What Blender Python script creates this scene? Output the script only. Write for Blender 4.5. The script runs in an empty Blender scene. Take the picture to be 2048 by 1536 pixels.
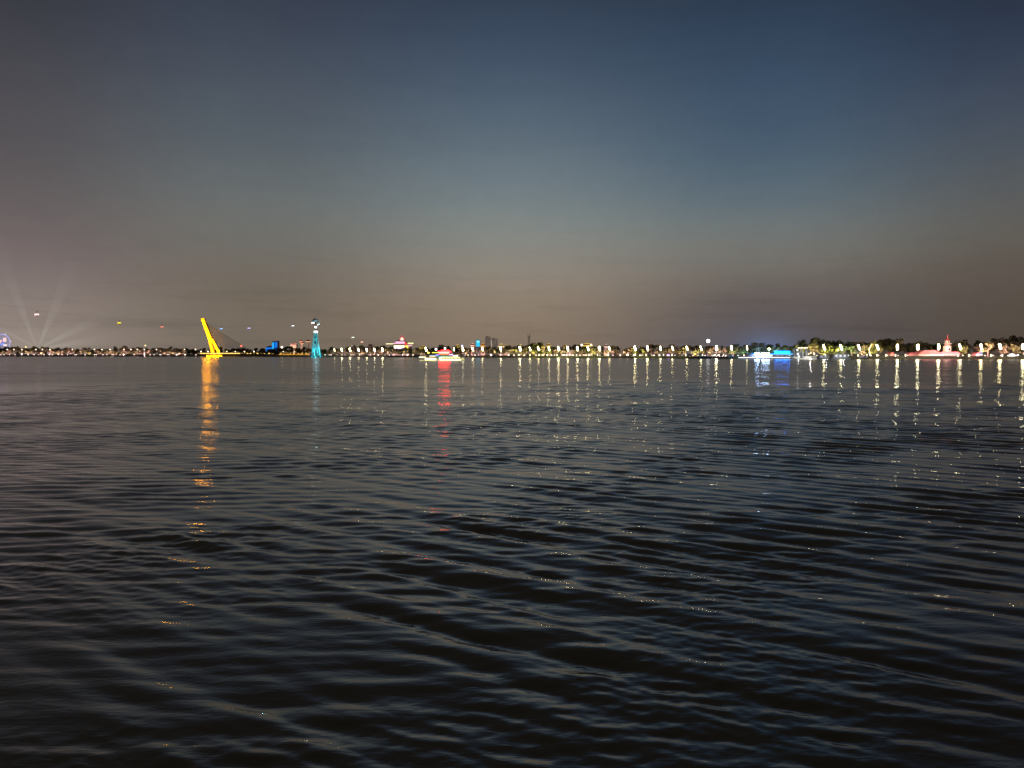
import bpy, math, random
import numpy as np
from mathutils import Vector, Matrix
R = math.radians
random.seed(7)
rng = np.random.default_rng(11)
S = bpy.context.scene
COL = S.collection

# ------------------------------------------------------------------ camera
FPX, CX, CY = 1538.0, 1024.0, 768.0
HCAM, PITCH = 4.0, math.atan(60/1538)
cd = bpy.data.cameras.new('camera'); cam = bpy.data.objects.new('camera', cd); COL.objects.link(cam)
cd.sensor_width = 36; cd.lens = 36*FPX/2048; cd.clip_start = 0.1; cd.clip_end = 30000
cam.location = (0, 0, HCAM); cam.rotation_euler = (math.pi/2-PITCH, 0, 0)
S.camera = cam
S.view_settings.view_transform = 'Standard'; S.view_settings.look = 'None'
S.view_settings.exposure = 0; S.view_settings.gamma = 1
cy = S.cycles
cy.use_denoising = True
cy.max_bounces = 6; cy.glossy_bounces = 4; cy.diffuse_bounces = 2; cy.volume_bounces = 0
cy.sample_clamp_indirect = 250; cy.sample_clamp_direct = 0
cy.caustics_reflective = False; cy.caustics_refractive = False
cy.use_light_tree = True

SP, CP = math.sin(PITCH), math.cos(PITCH)
def W(px, py, dep):
    """world point on the photo ray (px, py) at distance dep in front of the camera"""
    u, v = (px-CX)/FPX, (CY-py)/FPX
    y = CP + v*SP; z = -SP + v*CP
    s = dep/y
    return Vector((u*s, dep, HCAM + z*s))
def X(px, dep): return W(px, 708, dep).x
def Z(py, dep): return W(CX, py, dep).z
_dp = [(-3000, 1500), (-400, 1300), (0, 1250), (420, 1200), (630, 1070), (850, 890), (1024, 790), (1240, 745), (1400, 690), (1520, 655), (1800, 600), (2048, 560), (2600, 500), (5000, 480)]
def D(px): return float(np.interp(px, [a for a, b in _dp], [b for a, b in _dp]))

def srgb(r, g, b):
    f = lambda c: (c/255/12.92) if c/255 <= .04045 else ((c/255+.055)/1.055)**2.4
    return (f(r), f(g), f(b), 1)

# ------------------------------------------------------------------ materials
def new_mat(name):
    m = bpy.data.materials.new(name); m.use_nodes = True
    nt = m.node_tree; nt.nodes.clear()
    out = nt.nodes.new('ShaderNodeOutputMaterial')
    return m, nt, out
def solid(name, col, rough=.7, metal=0, var=.35, scale=1.5):
    m, nt, out = new_mat(name)
    b = nt.nodes.new('ShaderNodeBsdfPrincipled')
    tc = nt.nodes.new('ShaderNodeTexCoord'); n = nt.nodes.new('ShaderNodeTexNoise'); n.inputs['Scale'].default_value = scale; n.inputs['Detail'].default_value = 4
    r = nt.nodes.new('ShaderNodeValToRGB')
    r.color_ramp.elements[0].position = .3; r.color_ramp.elements[1].position = .7
    r.color_ramp.elements[0].color = tuple(c*(1-var) for c in col[:3])+(1,)
    r.color_ramp.elements[1].color = tuple(min(1, c*(1+var)) for c in col[:3])+(1,)
    nt.links.new(tc.outputs['Object'], n.inputs['Vector']); nt.links.new(n.outputs[0], r.inputs[0]); nt.links.new(r.outputs[0], b.inputs['Base Color'])
    b.inputs['Roughness'].default_value = rough; b.inputs['Metallic'].default_value = metal
    nt.links.new(b.outputs[0], out.inputs[0])
    return m
_em = {}
def emit(col, st):
    key = (tuple(col), st)
    if key in _em: return _em[key]
    m, nt, out = new_mat('lamp_light')
    e = nt.nodes.new('ShaderNodeEmission'); e.inputs[0].default_value = tuple(col)[:3]+(1,); e.inputs[1].default_value = st
    nt.links.new(e.outputs[0], out.inputs[0])
    _em[key] = m
    return m
def leaf_mat(name, a, b):
    m, nt, out = new_mat(name)
    d = nt.nodes.new('ShaderNodeBsdfDiffuse'); t = nt.nodes.new('ShaderNodeBsdfTranslucent'); mx = nt.nodes.new('ShaderNodeMixShader'); mx.inputs[0].default_value = .3
    g = nt.nodes.new('ShaderNodeNewGeometry'); r = nt.nodes.new('ShaderNodeValToRGB')
    r.color_ramp.elements[0].color = tuple(a)+(1,); r.color_ramp.elements[1].color = tuple(b)+(1,)
    nt.links.new(g.outputs['Random Per Island'], r.inputs[0])
    for q in (d, t): nt.links.new(r.outputs[0], q.inputs[0])
    nt.links.new(d.outputs[0], mx.inputs[1]); nt.links.new(t.outputs[0], mx.inputs[2]); nt.links.new(mx.outputs[0], out.inputs[0])
    return m

M_leaf = [leaf_mat('dark foliage', (.030, .040, .016), (.09, .10, .045)), leaf_mat('willow foliage', (.05, .06, .022), (.12, .13, .055)), leaf_mat('maple foliage', (.05, .05, .025), (.13, .12, .07))]
M_bark = solid('bark', (.10, .075, .055), .9)
M_pole = solid('painted steel', (.12, .12, .12), .5, .4)
M_dark = solid('dark paint', (.03, .03, .035), .6)
M_white = solid('white paint', (.75, .75, .73), .45, var=.08)
M_cream = solid('cream render', (.6, .52, .45), .8, var=.15)
M_pinkwall = solid('pale pink render', (.55, .30, .30), .8, var=.12)
M_redroof = solid('red roof tiles', (.42, .09, .10), .7, var=.25)
M_conc = solid('concrete', (.33, .32, .30), .85)
M_yellow = solid('yellow painted steel', (.80, .60, .10), .5, var=.06, scale=.3)
M_teal = solid('teal painted steel', (.30, .66, .68), .5, var=.10, scale=.4)
M_glassd = solid('dark window glass', (.02, .025, .03), .15, var=.2)
M_grey = solid('grey cladding', (.30, .31, .33), .6)
M_stone = solid('granite', (.25, .23, .21), .85)
M_goldroof = solid('ochre roof tiles', (.45, .28, .07), .7)
M_pinkroof = solid('pink roof tiles', (.55, .15, .19), .7, var=.2)
M_stay = solid('stay cable sheath', (.07, .06, .05), .6)
M_tower = solid('far concrete tower', (.40, .37, .34), .9)

# ------------------------------------------------------------------ mesh builder
class MB:
    def __init__(s): s.v = []; s.f = []; s.mi = []
    def _add(s, vs, fs, mi=0):
        o = len(s.v); s.v += [tuple(v) for v in vs]; s.f += [tuple(i+o for i in f) for f in fs]; s.mi += [mi]*len(fs); return s
    def box(s, c, d, mi=0, rz=0, taper=1.0, shear=(0, 0)):
        x, y, z = d[0]/2, d[1]/2, d[2]/2
        vs = []
        cs, sn = math.cos(rz), math.sin(rz)
        for sz in (-1, 1):
            t = 1 if sz < 0 else taper
            for sx, sy in ((-1, -1), (1, -1), (1, 1), (-1, 1)):
                a, b = sx*x*t + (shear[0] if sz > 0 else 0), sy*y*t + (shear[1] if sz > 0 else 0)
                vs.append((c[0]+a*cs-b*sn, c[1]+a*sn+b*cs, c[2]+sz*z))
        return s._add(vs, [(3, 2, 1, 0), (4, 5, 6, 7), (0, 1, 5, 4), (1, 2, 6, 5), (2, 3, 7, 6), (3, 0, 4, 7)], mi)
    def tube(s, p0, p1, r0, r1=None, n=8, mi=0, sx=1.0):
        r1 = r0 if r1 is None else r1
        p0, p1 = Vector(p0), Vector(p1); a = (p1-p0).normalized()
        up = Vector((0, 0, 1)) if abs(a.z) < .95 else Vector((0, 1, 0))
        b = a.cross(up).normalized(); c = a.cross(b)
        vs = []
        for p, r in ((p0, r0), (p1, r1)):
            for k in range(n):
                t = 2*math.pi*k/n; vs.append(p + b*math.cos(t)*r*sx + c*math.sin(t)*r)
        fs = [(k, (k+1) % n, n+(k+1) % n, n+k) for k in range(n)] + [tuple(range(n-1, -1, -1)), tuple(range(n, 2*n))]
        return s._add(vs, fs, mi)
    def path(s, pts, r, n=6, mi=0):
        for a, b in zip(pts, pts[1:]): s.tube(a, b, r, r, n, mi)
        return s
    def lathe(s, c, prof, n=16, mi=0, sy=1.0):
        vs = []; m = len(prof)
        for r, z in prof:
            for k in range(n):
                t = 2*math.pi*k/n; vs.append((c[0]+r*math.cos(t), c[1]+r*math.sin(t)*sy, c[2]+z))
        fs = [(j*n+k, j*n+(k+1) % n, (j+1)*n+(k+1) % n, (j+1)*n+k) for j in range(m-1) for k in range(n)]
        fs += [tuple(range(n-1, -1, -1)), tuple(range((m-1)*n, m*n))]
        return s._add(vs, fs, mi)
    def ball(s, c, r, n=12, mi=0, sz=1.0):
        pr = [(max(.02*r, r*math.sin(math.pi*i/8)), -r*sz*math.cos(math.pi*i/8)) for i in range(9)]
        return s.lathe(c, pr, n, mi)
    def ring(s, c, rad, r, n=36, k=6, mi=0):   # torus standing in the xz plane
        vs = []; fs = []
        for i in range(n):
            t = 2*math.pi*i/n
            for j in range(k):
                u = 2*math.pi*j/k; q = rad+r*math.cos(u)
                vs.append((c[0]+q*math.cos(t), c[1]+r*math.sin(u), c[2]+q*math.sin(t)))
        for i in range(n):
            for j in range(k):
                fs.append((i*k+j, ((i+1) % n)*k+j, ((i+1) % n)*k+(j+1) % k, i*k+(j+1) % k))
        return s._add(vs, fs, mi)
    def prism(s, poly, y0, y1, mi=0):          # outline in (x, z), extruded along y
        n = len(poly)
        vs = [(x, y0, z) for x, z in poly]+[(x, y1, z) for x, z in poly]
        fs = [tuple(range(n)), tuple(range(2*n-1, n-1, -1))]+[(i, n+i, n+(i+1) % n, (i+1) % n) for i in range(n)]
        return s._add(vs, fs, mi)
    def hip(s, c, w, d, h, top=.25, flare=.0, mi=0):   # hipped roof with eaves, ridge along x
        e = .15*h
        def rect(a, b, z): return [(c[0]-a, c[1]-b, c[2]+z), (c[0]+a, c[1]-b, c[2]+z), (c[0]+a, c[1]+b, c[2]+z), (c[0]-a, c[1]+b, c[2]+z)]
        vs = rect(w/2, d/2, flare) + rect(w/2, d/2, flare+e*.4) + rect(w*.36, d*.33, h*.42) + rect(w/2*top, d/2*top*.4, h)
        fs = [(3, 2, 1, 0)]
        for L in range(3):
            for k in range(4): fs.append((L*4+k, L*4+(k+1) % 4, L*4+4+(k+1) % 4, L*4+4+k))
        fs.append((12, 13, 14, 15))
        return s._add(vs, fs, mi)
    def mesh(s, name, mats, smooth=False):
        me = bpy.data.meshes.new(name); me.from_pydata(s.v, [], s.f)
        for m in (mats if isinstance(mats, (list, tuple)) else [mats]): me.materials.append(m)
        me.polygons.foreach_set('material_index', s.mi)
        if smooth: me.polygons.foreach_set('use_smooth', [True]*len(s.f))
        me.update(); return me
    def build(s, name, mats, parent=None, smooth=False):
        o = bpy.data.objects.new(name, s.mesh(name, mats, smooth)); COL.objects.link(o)
        if parent is not None: o.parent = parent
        return o
def tag(o, label, cat=None, group=None, kind=None):
    if label: o['label'] = label
    if cat: o['category'] = cat
    if group: o['group'] = group
    if kind: o['kind'] = kind
    return o
def thing(name, loc, label, cat, group=None, rz=0):
    o = bpy.data.objects.new(name, None); COL.objects.link(o); o.location = loc; o.rotation_euler = (0, 0, rz)
    o.empty_display_size = .5
    return tag(o, label, cat, group)
KIDS = {}
def copy_tree(o, loc, label, rz=None, scale=None, mats=None):
    c = o.copy(); COL.objects.link(c); c.location = loc; c['label'] = label
    if rz is not None: c.rotation_euler = (0, 0, rz)
    if scale is not None: c.scale = scale if isinstance(scale, tuple) else (scale,)*3
    def rec(a, b):
        for ch in a.children:
            k = ch.copy(); COL.objects.link(k); k.parent = b; rec(ch, k)
    rec(o, c)
    return c
def at(x, y, z): return Vector((x, y, z))
ORD = ['first', 'second', 'third', 'fourth', 'fifth', 'sixth', 'seventh', 'eighth', 'ninth', 'tenth', 'eleventh', 'twelfth', 'thirteenth', 'fourteenth', 'fifteenth', 'sixteenth', 'seventeenth', 'eighteenth', 'nineteenth', 'twentieth', 'twenty-first', 'twenty-second', 'twenty-third', 'twenty-fourth', 'twenty-fifth', 'twenty-sixth', 'twenty-seventh', 'twenty-eighth', 'twenty-ninth', 'thirtieth']
MARK = [(-400, 'ferris wheel'), (76, 'searchlight beams'), (238, 'yellow cable car'), (324, 'red cable car'), (426, 'yellow pylon'), (632, 'teal tower'), (802, 'lit pavilion'), (956, 'blue billboard'), (1058, 'lattice mast'), (1216, 'grass bank end'), (1416, 'white globe'), (1540, 'cyan neon sign'), (1718, 'leaning pale trunk'), (1896, 'pink turret'), (2600, 'picture edge')]
_cnt = {}
def where(kind, px):
    """'third from the teal tower towards the lit pavilion'; call in order of px"""
    i = max(k for k, (m, n) in enumerate(MARK) if m <= max(px, -399))
    k = _cnt[(kind, i)] = _cnt.get((kind, i), -1)+1
    return f"{ORD[k] if k < 30 else str(k+1)+'th'} from the {MARK[i][1]} towards the {MARK[i+1][1]}"

def lamp(kind, loc, target, col, power, parent=None, angle=110, blend=.8, radius=.25):
    l = bpy.data.lights.new('flood lamp', kind); l.energy = power; l.color = col[:3]; l.shadow_soft_size = radius
    o = bpy.data.objects.new('flood_lamp', l); COL.objects.link(o); o.location = loc
    if kind == 'SPOT':
        l.spot_size = R(angle); l.spot_blend = blend
        o.rotation_euler = (Vector(target)-Vector(loc)).to_track_quat('-Z', 'Y').to_euler()
    if parent is not None:
        o.location = Vector(loc)-Vector(parent.location); o.parent = parent
    return o

# ------------------------------------------------------------------ sky
def build_world():
    w = bpy.data.worlds.new('World'); S.world = w; w.use_nodes = True
    nt = w.node_tree; nt.nodes.clear(); N = nt.nodes.new; Lk = nt.links.new
    out = N('ShaderNodeOutputWorld'); bg = N('ShaderNodeBackground')
    tc = N('ShaderNodeTexCoord'); sp = N('ShaderNodeSeparateXYZ'); Lk(tc.outputs['Generated'], sp.inputs[0])
    def math_(op, a, b=None, c=None, clamp=False):
        n = N('ShaderNodeMath'); n.operation = op; n.use_clamp = clamp
        for i, q in enumerate((a, b, c)):
            if q is None: continue
            if isinstance(q, (int, float)): n.inputs[i].default_value = q
            else: Lk(q, n.inputs[i])
        return n.outputs[0]
    el = math_('ARCSINE', sp.outputs[2]); az = math_('ARCTAN2', sp.outputs[0], sp.outputs[1])
    # thin stretched streaks of cloud in the lower sky
    cv = N('ShaderNodeCombineXYZ'); Lk(math_('MULTIPLY', az, 3.2), cv.inputs[0]); Lk(math_('MULTIPLY', el, 30), cv.inputs[1])
    cn = N('ShaderNodeTexNoise'); cn.inputs['Scale'].default_value = 1.6; cn.inputs['Detail'].default_value = 5; cn.inputs['Roughness'].default_value = .62; Lk(cv.outputs[0], cn.inputs['Vector'])
    elw = math_('ADD', el, math_('MULTIPLY', math_('SUBTRACT', cn.outputs[0], .5), .02))
    t = math_('DIVIDE', elw, math.pi/2)
    cols = {
        0:    [(690, 144, 132, 121), (600, 130, 119, 113), (540, 119, 107, 105), (470, 109, 99, 99), (400, 99, 92, 93), (300, 87, 84, 87), (160, 75, 74, 81), (0, 54, 57, 66)],
        512:  [(690, 118, 107, 95), (600, 114, 104, 92), (540, 113, 106, 98), (470, 111, 111, 106), (400, 105, 110, 110), (300, 88, 97, 104), (160, 72, 80, 93), (0, 52, 60, 77)],
        1024: [(690, 130, 114, 98), (600, 143, 129, 113), (540, 142, 134, 124), (470, 131, 136, 131), (400, 115, 127, 132), (300, 95, 110, 122), (160, 67, 83, 103), (0, 45, 59, 78)],
        1536: [(690, 88, 84, 86), (600, 97, 89, 88), (540, 117, 111, 103), (470, 112, 118, 117), (400, 92, 108, 118), (300, 71, 91, 110), (160, 58, 76, 98), (0, 40, 55, 75)],
        2048: [(690, 82, 73, 66), (620, 84, 76, 69), (540, 93, 84, 77), (470, 98, 94, 88), (400, 90, 92, 92), (300, 76, 84, 94), (160, 58, 69, 88), (0, 36, 47, 66)]}
    prev = None; paz = None
    for px in sorted(cols):
        a = math.atan((px-1024)/FPX)
        r = N('ShaderNodeValToRGB'); cr = r.color_ramp; cr.interpolation = 'B_SPLINE'
        st = []
        for (py, *c) in cols[px]:
            e = math.atan(max(0.0, (708-py)/FPX)*math.cos(a)*1.02); st.append((e/(math.pi/2), srgb(*c)))
        z = cols[px][-1][1:]
        q = sum(z)/3; st.append((.33, srgb(q*.80, q*.77, q*.74))); st.append((1.0, srgb(q*.46, q*.43, q*.40)))
        while len(cr.elements) < len(st): cr.elements.new(.5)
        for e_, (p, c) in zip(cr.elements, st): e_.position = p; e_.color = c
        Lk(t, r.inputs[0])
        if prev is None: prev = r.outputs[0]
        else:
            mr = N('ShaderNodeMapRange'); mr.interpolation_type = 'SMOOTHSTEP'; mr.inputs[1].default_value = paz; mr.inputs[2].default_value = a; Lk(az, mr.inputs[0])
            mx = N('ShaderNodeMix'); mx.data_type = 'RGBA'; Lk(mr.outputs[0], mx.inputs[0]); Lk(prev, mx.inputs[6]); Lk(r.outputs[0], mx.inputs[7]); prev = mx.outputs[2]
        paz = a
    def lobe(px, py, waz, wel, col, base):
        a0 = math.atan((px-1024)/FPX); e0 = (708-py)/FPX
        q = math_('ADD', math_('POWER', math_('DIVIDE', math_('SUBTRACT', az, a0), waz), 2), math_('POWER', math_('DIVIDE', math_('SUBTRACT', el, e0), wel), 2))
        g = math_('EXPONENT', math_('MULTIPLY', q, -1))
        mx = N('ShaderNodeMix'); mx.data_type = 'RGBA'; mx.blend_type = 'ADD'; Lk(g, mx.inputs[0]); Lk(base, mx.inputs[6]); mx.inputs[7].default_value = col; return mx.outputs[2]
    # light of the neon barge, the funfair and the town scattered in the air above them
    prev = lobe(1535, 704, .030, .022, (.018, .060, .150, 1), prev)
    prev = lobe(1500, 690, .09, .03, (.000, .006, .022, 1), prev)
    prev = lobe(20, 640, .10, .055, (.010, .008, .010, 1), prev)
    prev = lobe(85, 690, .035, .022, (.022, .024, .021, 1), prev)
    prev = lobe(-300, 640, .25, .10, (.02, .015, .015, 1), prev)
    cl = N('ShaderNodeMapRange'); cl.inputs[1].default_value = .50; cl.inputs[2].default_value = .74; cl.inputs[3].default_value = 1.0; cl.inputs[4].default_value = .80
    Lk(cn.outputs[0], cl.inputs[0])
    low = N('ShaderNodeMapRange'); low.inputs[1].default_value = .04; low.inputs[2].default_value = .16; low.inputs[3].default_value = 1; low.inputs[4].default_value = 0; Lk(el, low.inputs[0])
    fac = math_('ADD', math_('MULTIPLY', math_('SUBTRACT', cl.outputs[0], 1), low.outputs[0]), 1)
    # fine mottling of the upper air
    gv = N('ShaderNodeTexNoise'); gv.inputs['Scale'].default_value = 42; gv.inputs['Detail'].default_value = 6; gv.inputs['Roughness'].default_value = .75; Lk(tc.outputs['Generated'], gv.inputs['Vector'])
    fac = math_('MULTIPLY', fac, math_('ADD', math_('MULTIPLY', gv.outputs[0], .14), .93))
    mu = N('ShaderNodeVectorMath'); mu.operation = 'SCALE'; Lk(prev, mu.inputs[0]); Lk(fac, mu.inputs['Scale'])
    Lk(mu.outputs[0], bg.inputs[0]); bg.inputs[1].default_value = 1.0
    # last trace of twilight, sun already under the horizon beyond the far bank
    sky = N('ShaderNodeTexSky'); sky.sky_type = 'NISHITA'; sky.sun_disc = False; sky.sun_elevation = R(-4); sky.sun_rotation = R(10)
    b2 = N('ShaderNodeBackground'); Lk(sky.outputs[0], b2.inputs[0]); b2.inputs[1].default_value = .02
    ad = N('ShaderNodeAddShader'); Lk(bg.outputs[0], ad.inputs[0]); Lk(b2.outputs[0], ad.inputs[1]); Lk(ad.outputs[0], out.inputs[0])
build_world()

# ------------------------------------------------------------------ water
def build_water():
    ths = np.linspace(R(-50), R(50), 1000)
    rs = [2.6]
    while rs[-1] < 1560:
        r = rs[-1]
        if r < 118: dr = min(.10 if r < 62 else .16, max(.028, .55*r*r/3076))
        else: dr = min(4.0, .5+(r-118)*.008)
        rs.append(r+dr)
    rs = np.array(rs); dr = np.gradient(rs)
    nr, nt_ = len(rs), len(ths)
    RR = rs[:, None].astype(np.float32); TH = ths[None, :].astype(np.float32)
    x = (RR*np.sin(TH)); y = (RR*np.cos(TH))
    spac = np.maximum(dr[:, None], RR*(ths[1]-ths[0])).astype(np.float32)+0*x
    def patch(l, n=14, seed=0):
        g = np.random.default_rng(seed); o = np.zeros_like(x)
        for _ in range(n):
            a = g.uniform(0, 2*math.pi); k = 2*math.pi/(l*g.uniform(.6, 2.0)); o += np.sin(k*(x*math.cos(a)+1.0*y*math.sin(a))+g.uniform(0, 6.28))
        return o/math.sqrt(n/2)
    edge = 111 + 6*patch(45, 8, 3) + 3*patch(12, 8, 4)
    chop = 1-np.clip((RR-edge+9)/18, 0, 1); chop = chop*chop*(3-2*chop)
    pz = np.clip(1+.24*patch(7, 12, 5)+.16*patch(26, 8, 6), .45, 1.5)
    h = np.zeros_like(x)
    g = np.random.default_rng(21)
    def add(lam, slope, az_deg, env, n=1):
        k = 2*math.pi/lam; a = slope/k*math.sqrt(2)
        d = R(az_deg); ph = g.uniform(0, 6.28)
        p = k*(x*math.sin(d)+y*math.cos(d))+ph
        w = np.clip((lam/spac-2.2)/2.0, 0, 1)
        nonlocal h
        s = np.sin(p)
        h += (a*env*w*(s+.28*np.cos(2*p)*(1 if lam > .5 else 0))).astype(np.float32)
    right = np.clip(.75+.035*x, .35, 1.3)          # the wind lane is stronger downstream
    e1 = chop*pz
    near = np.clip(1.25-RR/90, .55, 1.1)
    # main train: crests run towards lower right
    for _ in range(8): add(g.uniform(.75, 1.15), .030, 35+g.normal(0, 4), e1*right*near)
    for _ in range(6): add(g.uniform(1.3, 2.4), .012, 33+g.normal(0, 7), e1*near)
    for _ in range(5): add(g.uniform(4, 9), .0050, 20+g.normal(0, 12), chop*.8+.1)
    # shorter chop riding on it
    lw = np.clip(.55-.045*x, 0, 1); rw = 1-lw
    for _ in range(16): add(g.uniform(.36, .75), .0135, 24+g.normal(0, 10), e1*np.sqrt(rw))
    for _ in range(16): add(g.uniform(.40, 1.0), .0135, g.normal(0, 7), e1*np.sqrt(lw))
    for _ in range(6): add(g.uniform(.5, 1.0), .0080, g.normal(-4, 6), e1)
    # ripples in cat's-paws
    cat = np.clip(.40*pz+.75*patch(5, 10, 9)*(.5+.5*right), .05, 2)
    for _ in range(16): add(g.uniform(.22, .42), .0125, g.normal(12, 24), chop*cat)
    for _ in range(8): add(g.uniform(.12, .22), .0100, g.normal(12, 45), chop*cat)
    # the calm lane in mid-river: long low undulation
    calm = 1-chop
    for _ in range(12): add(g.uniform(6, 26), .0024, g.normal(0, 40), calm*np.clip(1+.4*patch(120, 8, 12), .3, 2))
    for _ in range(16): add(g.uniform(2.2, 6), .0046, g.normal(0, 50), calm*np.clip(1+.5*patch(70, 8, 13), .3, 2))
    v = np.stack([x, y, h], -1).reshape(-1, 3)
    i = np.arange(nr*nt_).reshape(nr, nt_)
    q = np.stack([i[:-1, :-1], i[:-1, 1:], i[1:, 1:], i[1:, :-1]], -1).reshape(-1, 4)[:, ::-1]
    # calm sheet all round the rest of the circle
    ta = np.linspace(R(50), R(310), 40); ra = np.array([2.6, 10, 40, 150, 600, 1560])
    v2 = np.array([(r*math.sin(t), r*math.cos(t), 0) for r in ra for t in ta]); j = np.arange(len(ra)*len(ta)).reshape(len(ra), len(ta))+len(v)
    q2 = np.stack([j[:-1, :-1], j[:-1, 1:], j[1:, 1:], j[1:, :-1]], -1).reshape(-1, 4)[:, ::-1]
    n0 = len(v)+len(v2)
    v3 = np.array([(2.6*math.sin(t), 2.6*math.cos(t), 0) for t in np.linspace(0, 2*math.pi, 60, endpoint=False)]+[(0, 0, 0)])
    q3 = [(n0+60, n0+(k+1) % 60, n0+k) for k in range(60)]
    V = np.concatenate([v, v2, v3]).astype(np.float32); Q = np.concatenate([q, q2])
    me = bpy.data.meshes.new('water')
    me.vertices.add(len(V)); me.vertices.foreach_set('co', V.ravel())
    nl = len(Q)*4+len(q3)*3
    me.loops.add(nl); me.loops.foreach_set('vertex_index', np.concatenate([Q.ravel(), np.array(q3).ravel()]).astype(np.int32))
    me.polygons.add(len(Q)+len(q3))
    me.polygons.foreach_set('loop_start', np.concatenate([np.arange(len(Q))*4, len(Q)*4+np.arange(len(q3))*3]).astype(np.int32))
    me.polygons.foreach_set('use_smooth', np.ones(len(Q)+len(q3), dtype=bool))
    me.update(calc_edges=True); me.validate()
    m, nt, out = new_mat('river water')
    N = nt.nodes.new; Lk = nt.links.new
    b = N('ShaderNodeBsdfPrincipled'); b.inputs['Base Color'].default_value = (.115, .090, .044, 1); b.inputs['Specular Tint'].default_value = (1, .96, .86, 1); b.inputs['IOR'].default_value = 1.85
    geo = N('ShaderNodeNewGeometry'); ln = N('ShaderNodeVectorMath'); ln.operation = 'LENGTH'; Lk(geo.outputs['Position'], ln.inputs[0])
    r = N('ShaderNodeMapRange'); r.inputs[1].default_value = 15; r.inputs[2].default_value = 110; r.inputs[3].default_value = .065; r.inputs[4].default_value = .125; Lk(ln.outputs['Value'], r.inputs[0])
    r2 = N('ShaderNodeMapRange'); r2.inputs[1].default_value = 108; r2.inputs[2].default_value = 130; r2.inputs[3].default_value = 0; r2.inputs[4].default_value = .058; Lk(ln.outputs['Value'], r2.inputs[0])
    ra = N('ShaderNodeMath'); ra.operation = 'ADD'; Lk(r.outputs[0], ra.inputs[0]); Lk(r2.outputs[0], ra.inputs[1])
    Lk(ra.outputs[0], b.inputs['Roughness'])
    # capillary ripples
    mp = N('ShaderNodeMapping'); mp.inputs['Rotation'].default_value = (0, 0, R(-25)); mp.inputs['Scale'].default_value = (3.0, 8.0, 1); Lk(geo.outputs['Position'], mp.inputs['Vector'])
    n1 = N('ShaderNodeTexNoise'); n1.inputs['Scale'].default_value = 1.3; n1.inputs['Detail'].default_value = 3; n1.inputs['Distortion'].default_value = .6; Lk(mp.outputs[0], n1.inputs['Vector'])
    st = N('ShaderNodeMapRange'); st.inputs[1].default_value = 95; st.inputs[2].default_value = 118; st.inputs[3].default_value = .45; st.inputs[4].default_value = .05; Lk(ln.outputs['Value'], st.inputs[0])
    bp = N('ShaderNodeBump'); bp.inputs['Distance'].default_value = .012; Lk(n1.outputs[0], bp.inputs['Height']); Lk(st.outputs[0], bp.inputs['Strength'])
    Lk(bp.outputs[0], b.inputs['Normal'])
    Lk(b.outputs[0], out.inputs[0])
    me.materials.append(m)
    o = bpy.data.objects.new('water', me); COL.objects.link(o)
    tag(o, 'dark rippled river water reflecting the lights', kind='structure')
build_water()
#__REST__

# ------------------------------------------------------------------ far bank
def build_bank():
    pxs = [-3500, -2500, -1500, -800, -400]+list(range(-200, 2301, 25))+[2600, 3000, 4000, 5200]
    prof = [(-2.5, -1.2), (0, .05), (4.5, 1.55), (5.2, 1.75), (8, 2.25), (30, 2.35), (140, 2.4), (900, 2.45), (9000, 2.5)]
    mb = MB(); n = len(prof)
    g = random.Random(3)
    for px in pxs:
        d = D(px)
        for k, (o, z) in enumerate(prof):
            p = W(px, 708, d); sc = (d+o)/d if k < 7 else (d+o)/d
            mb.v.append((p.x*sc, d+o, z+(g.uniform(-.12, .12) if k in (2, 3, 4) else 0)))
    for i in range(len(pxs)-1):
        for k in range(n-1):
            mb.f.append((i*n+k, (i+1)*n+k, (i+1)*n+k+1, i*n+k+1)); mb.mi.append(0 if k < 3 else 1)
    M1 = solid('mossy stone revetment', (.10, .085, .07), .9, var=.4, scale=.4); M2 = solid('trodden grass and paving', (.085, .085, .05), .95, var=.35, scale=.12)
    tag(mb.build('riverbank', [M1, M2]), 'low far riverbank of stone and grass', kind='structure')
    # mown grass slope in front of the promenade
    for a, b, nm in ((1056, 1221, 0), (1262, 1374, 1)):
        mb = MB(); row = []
        for px in range(a, b+1, 5):
            d = D(px); p = W(px, 708, d)
            for o, z in ((.2, .25), (4.3, 1.62), (5.4, 1.92), (7.8, 2.32)): mb.v.append((p.x*(d+o)/d, d+o-.1, z+.05))
        for i in range(len(mb.v)//4-1):
            for k in range(3): mb.f.append((i*4+k, i*4+4+k, i*4+5+k, i*4+1+k)); mb.mi.append(0)
        tag(mb.build('grass', solid('mown grass', (.10, .13, .03), .9, var=.4, scale=.6)), 'yellow-green lit grass slope by the water', kind='stuff')
build_bank()

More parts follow.
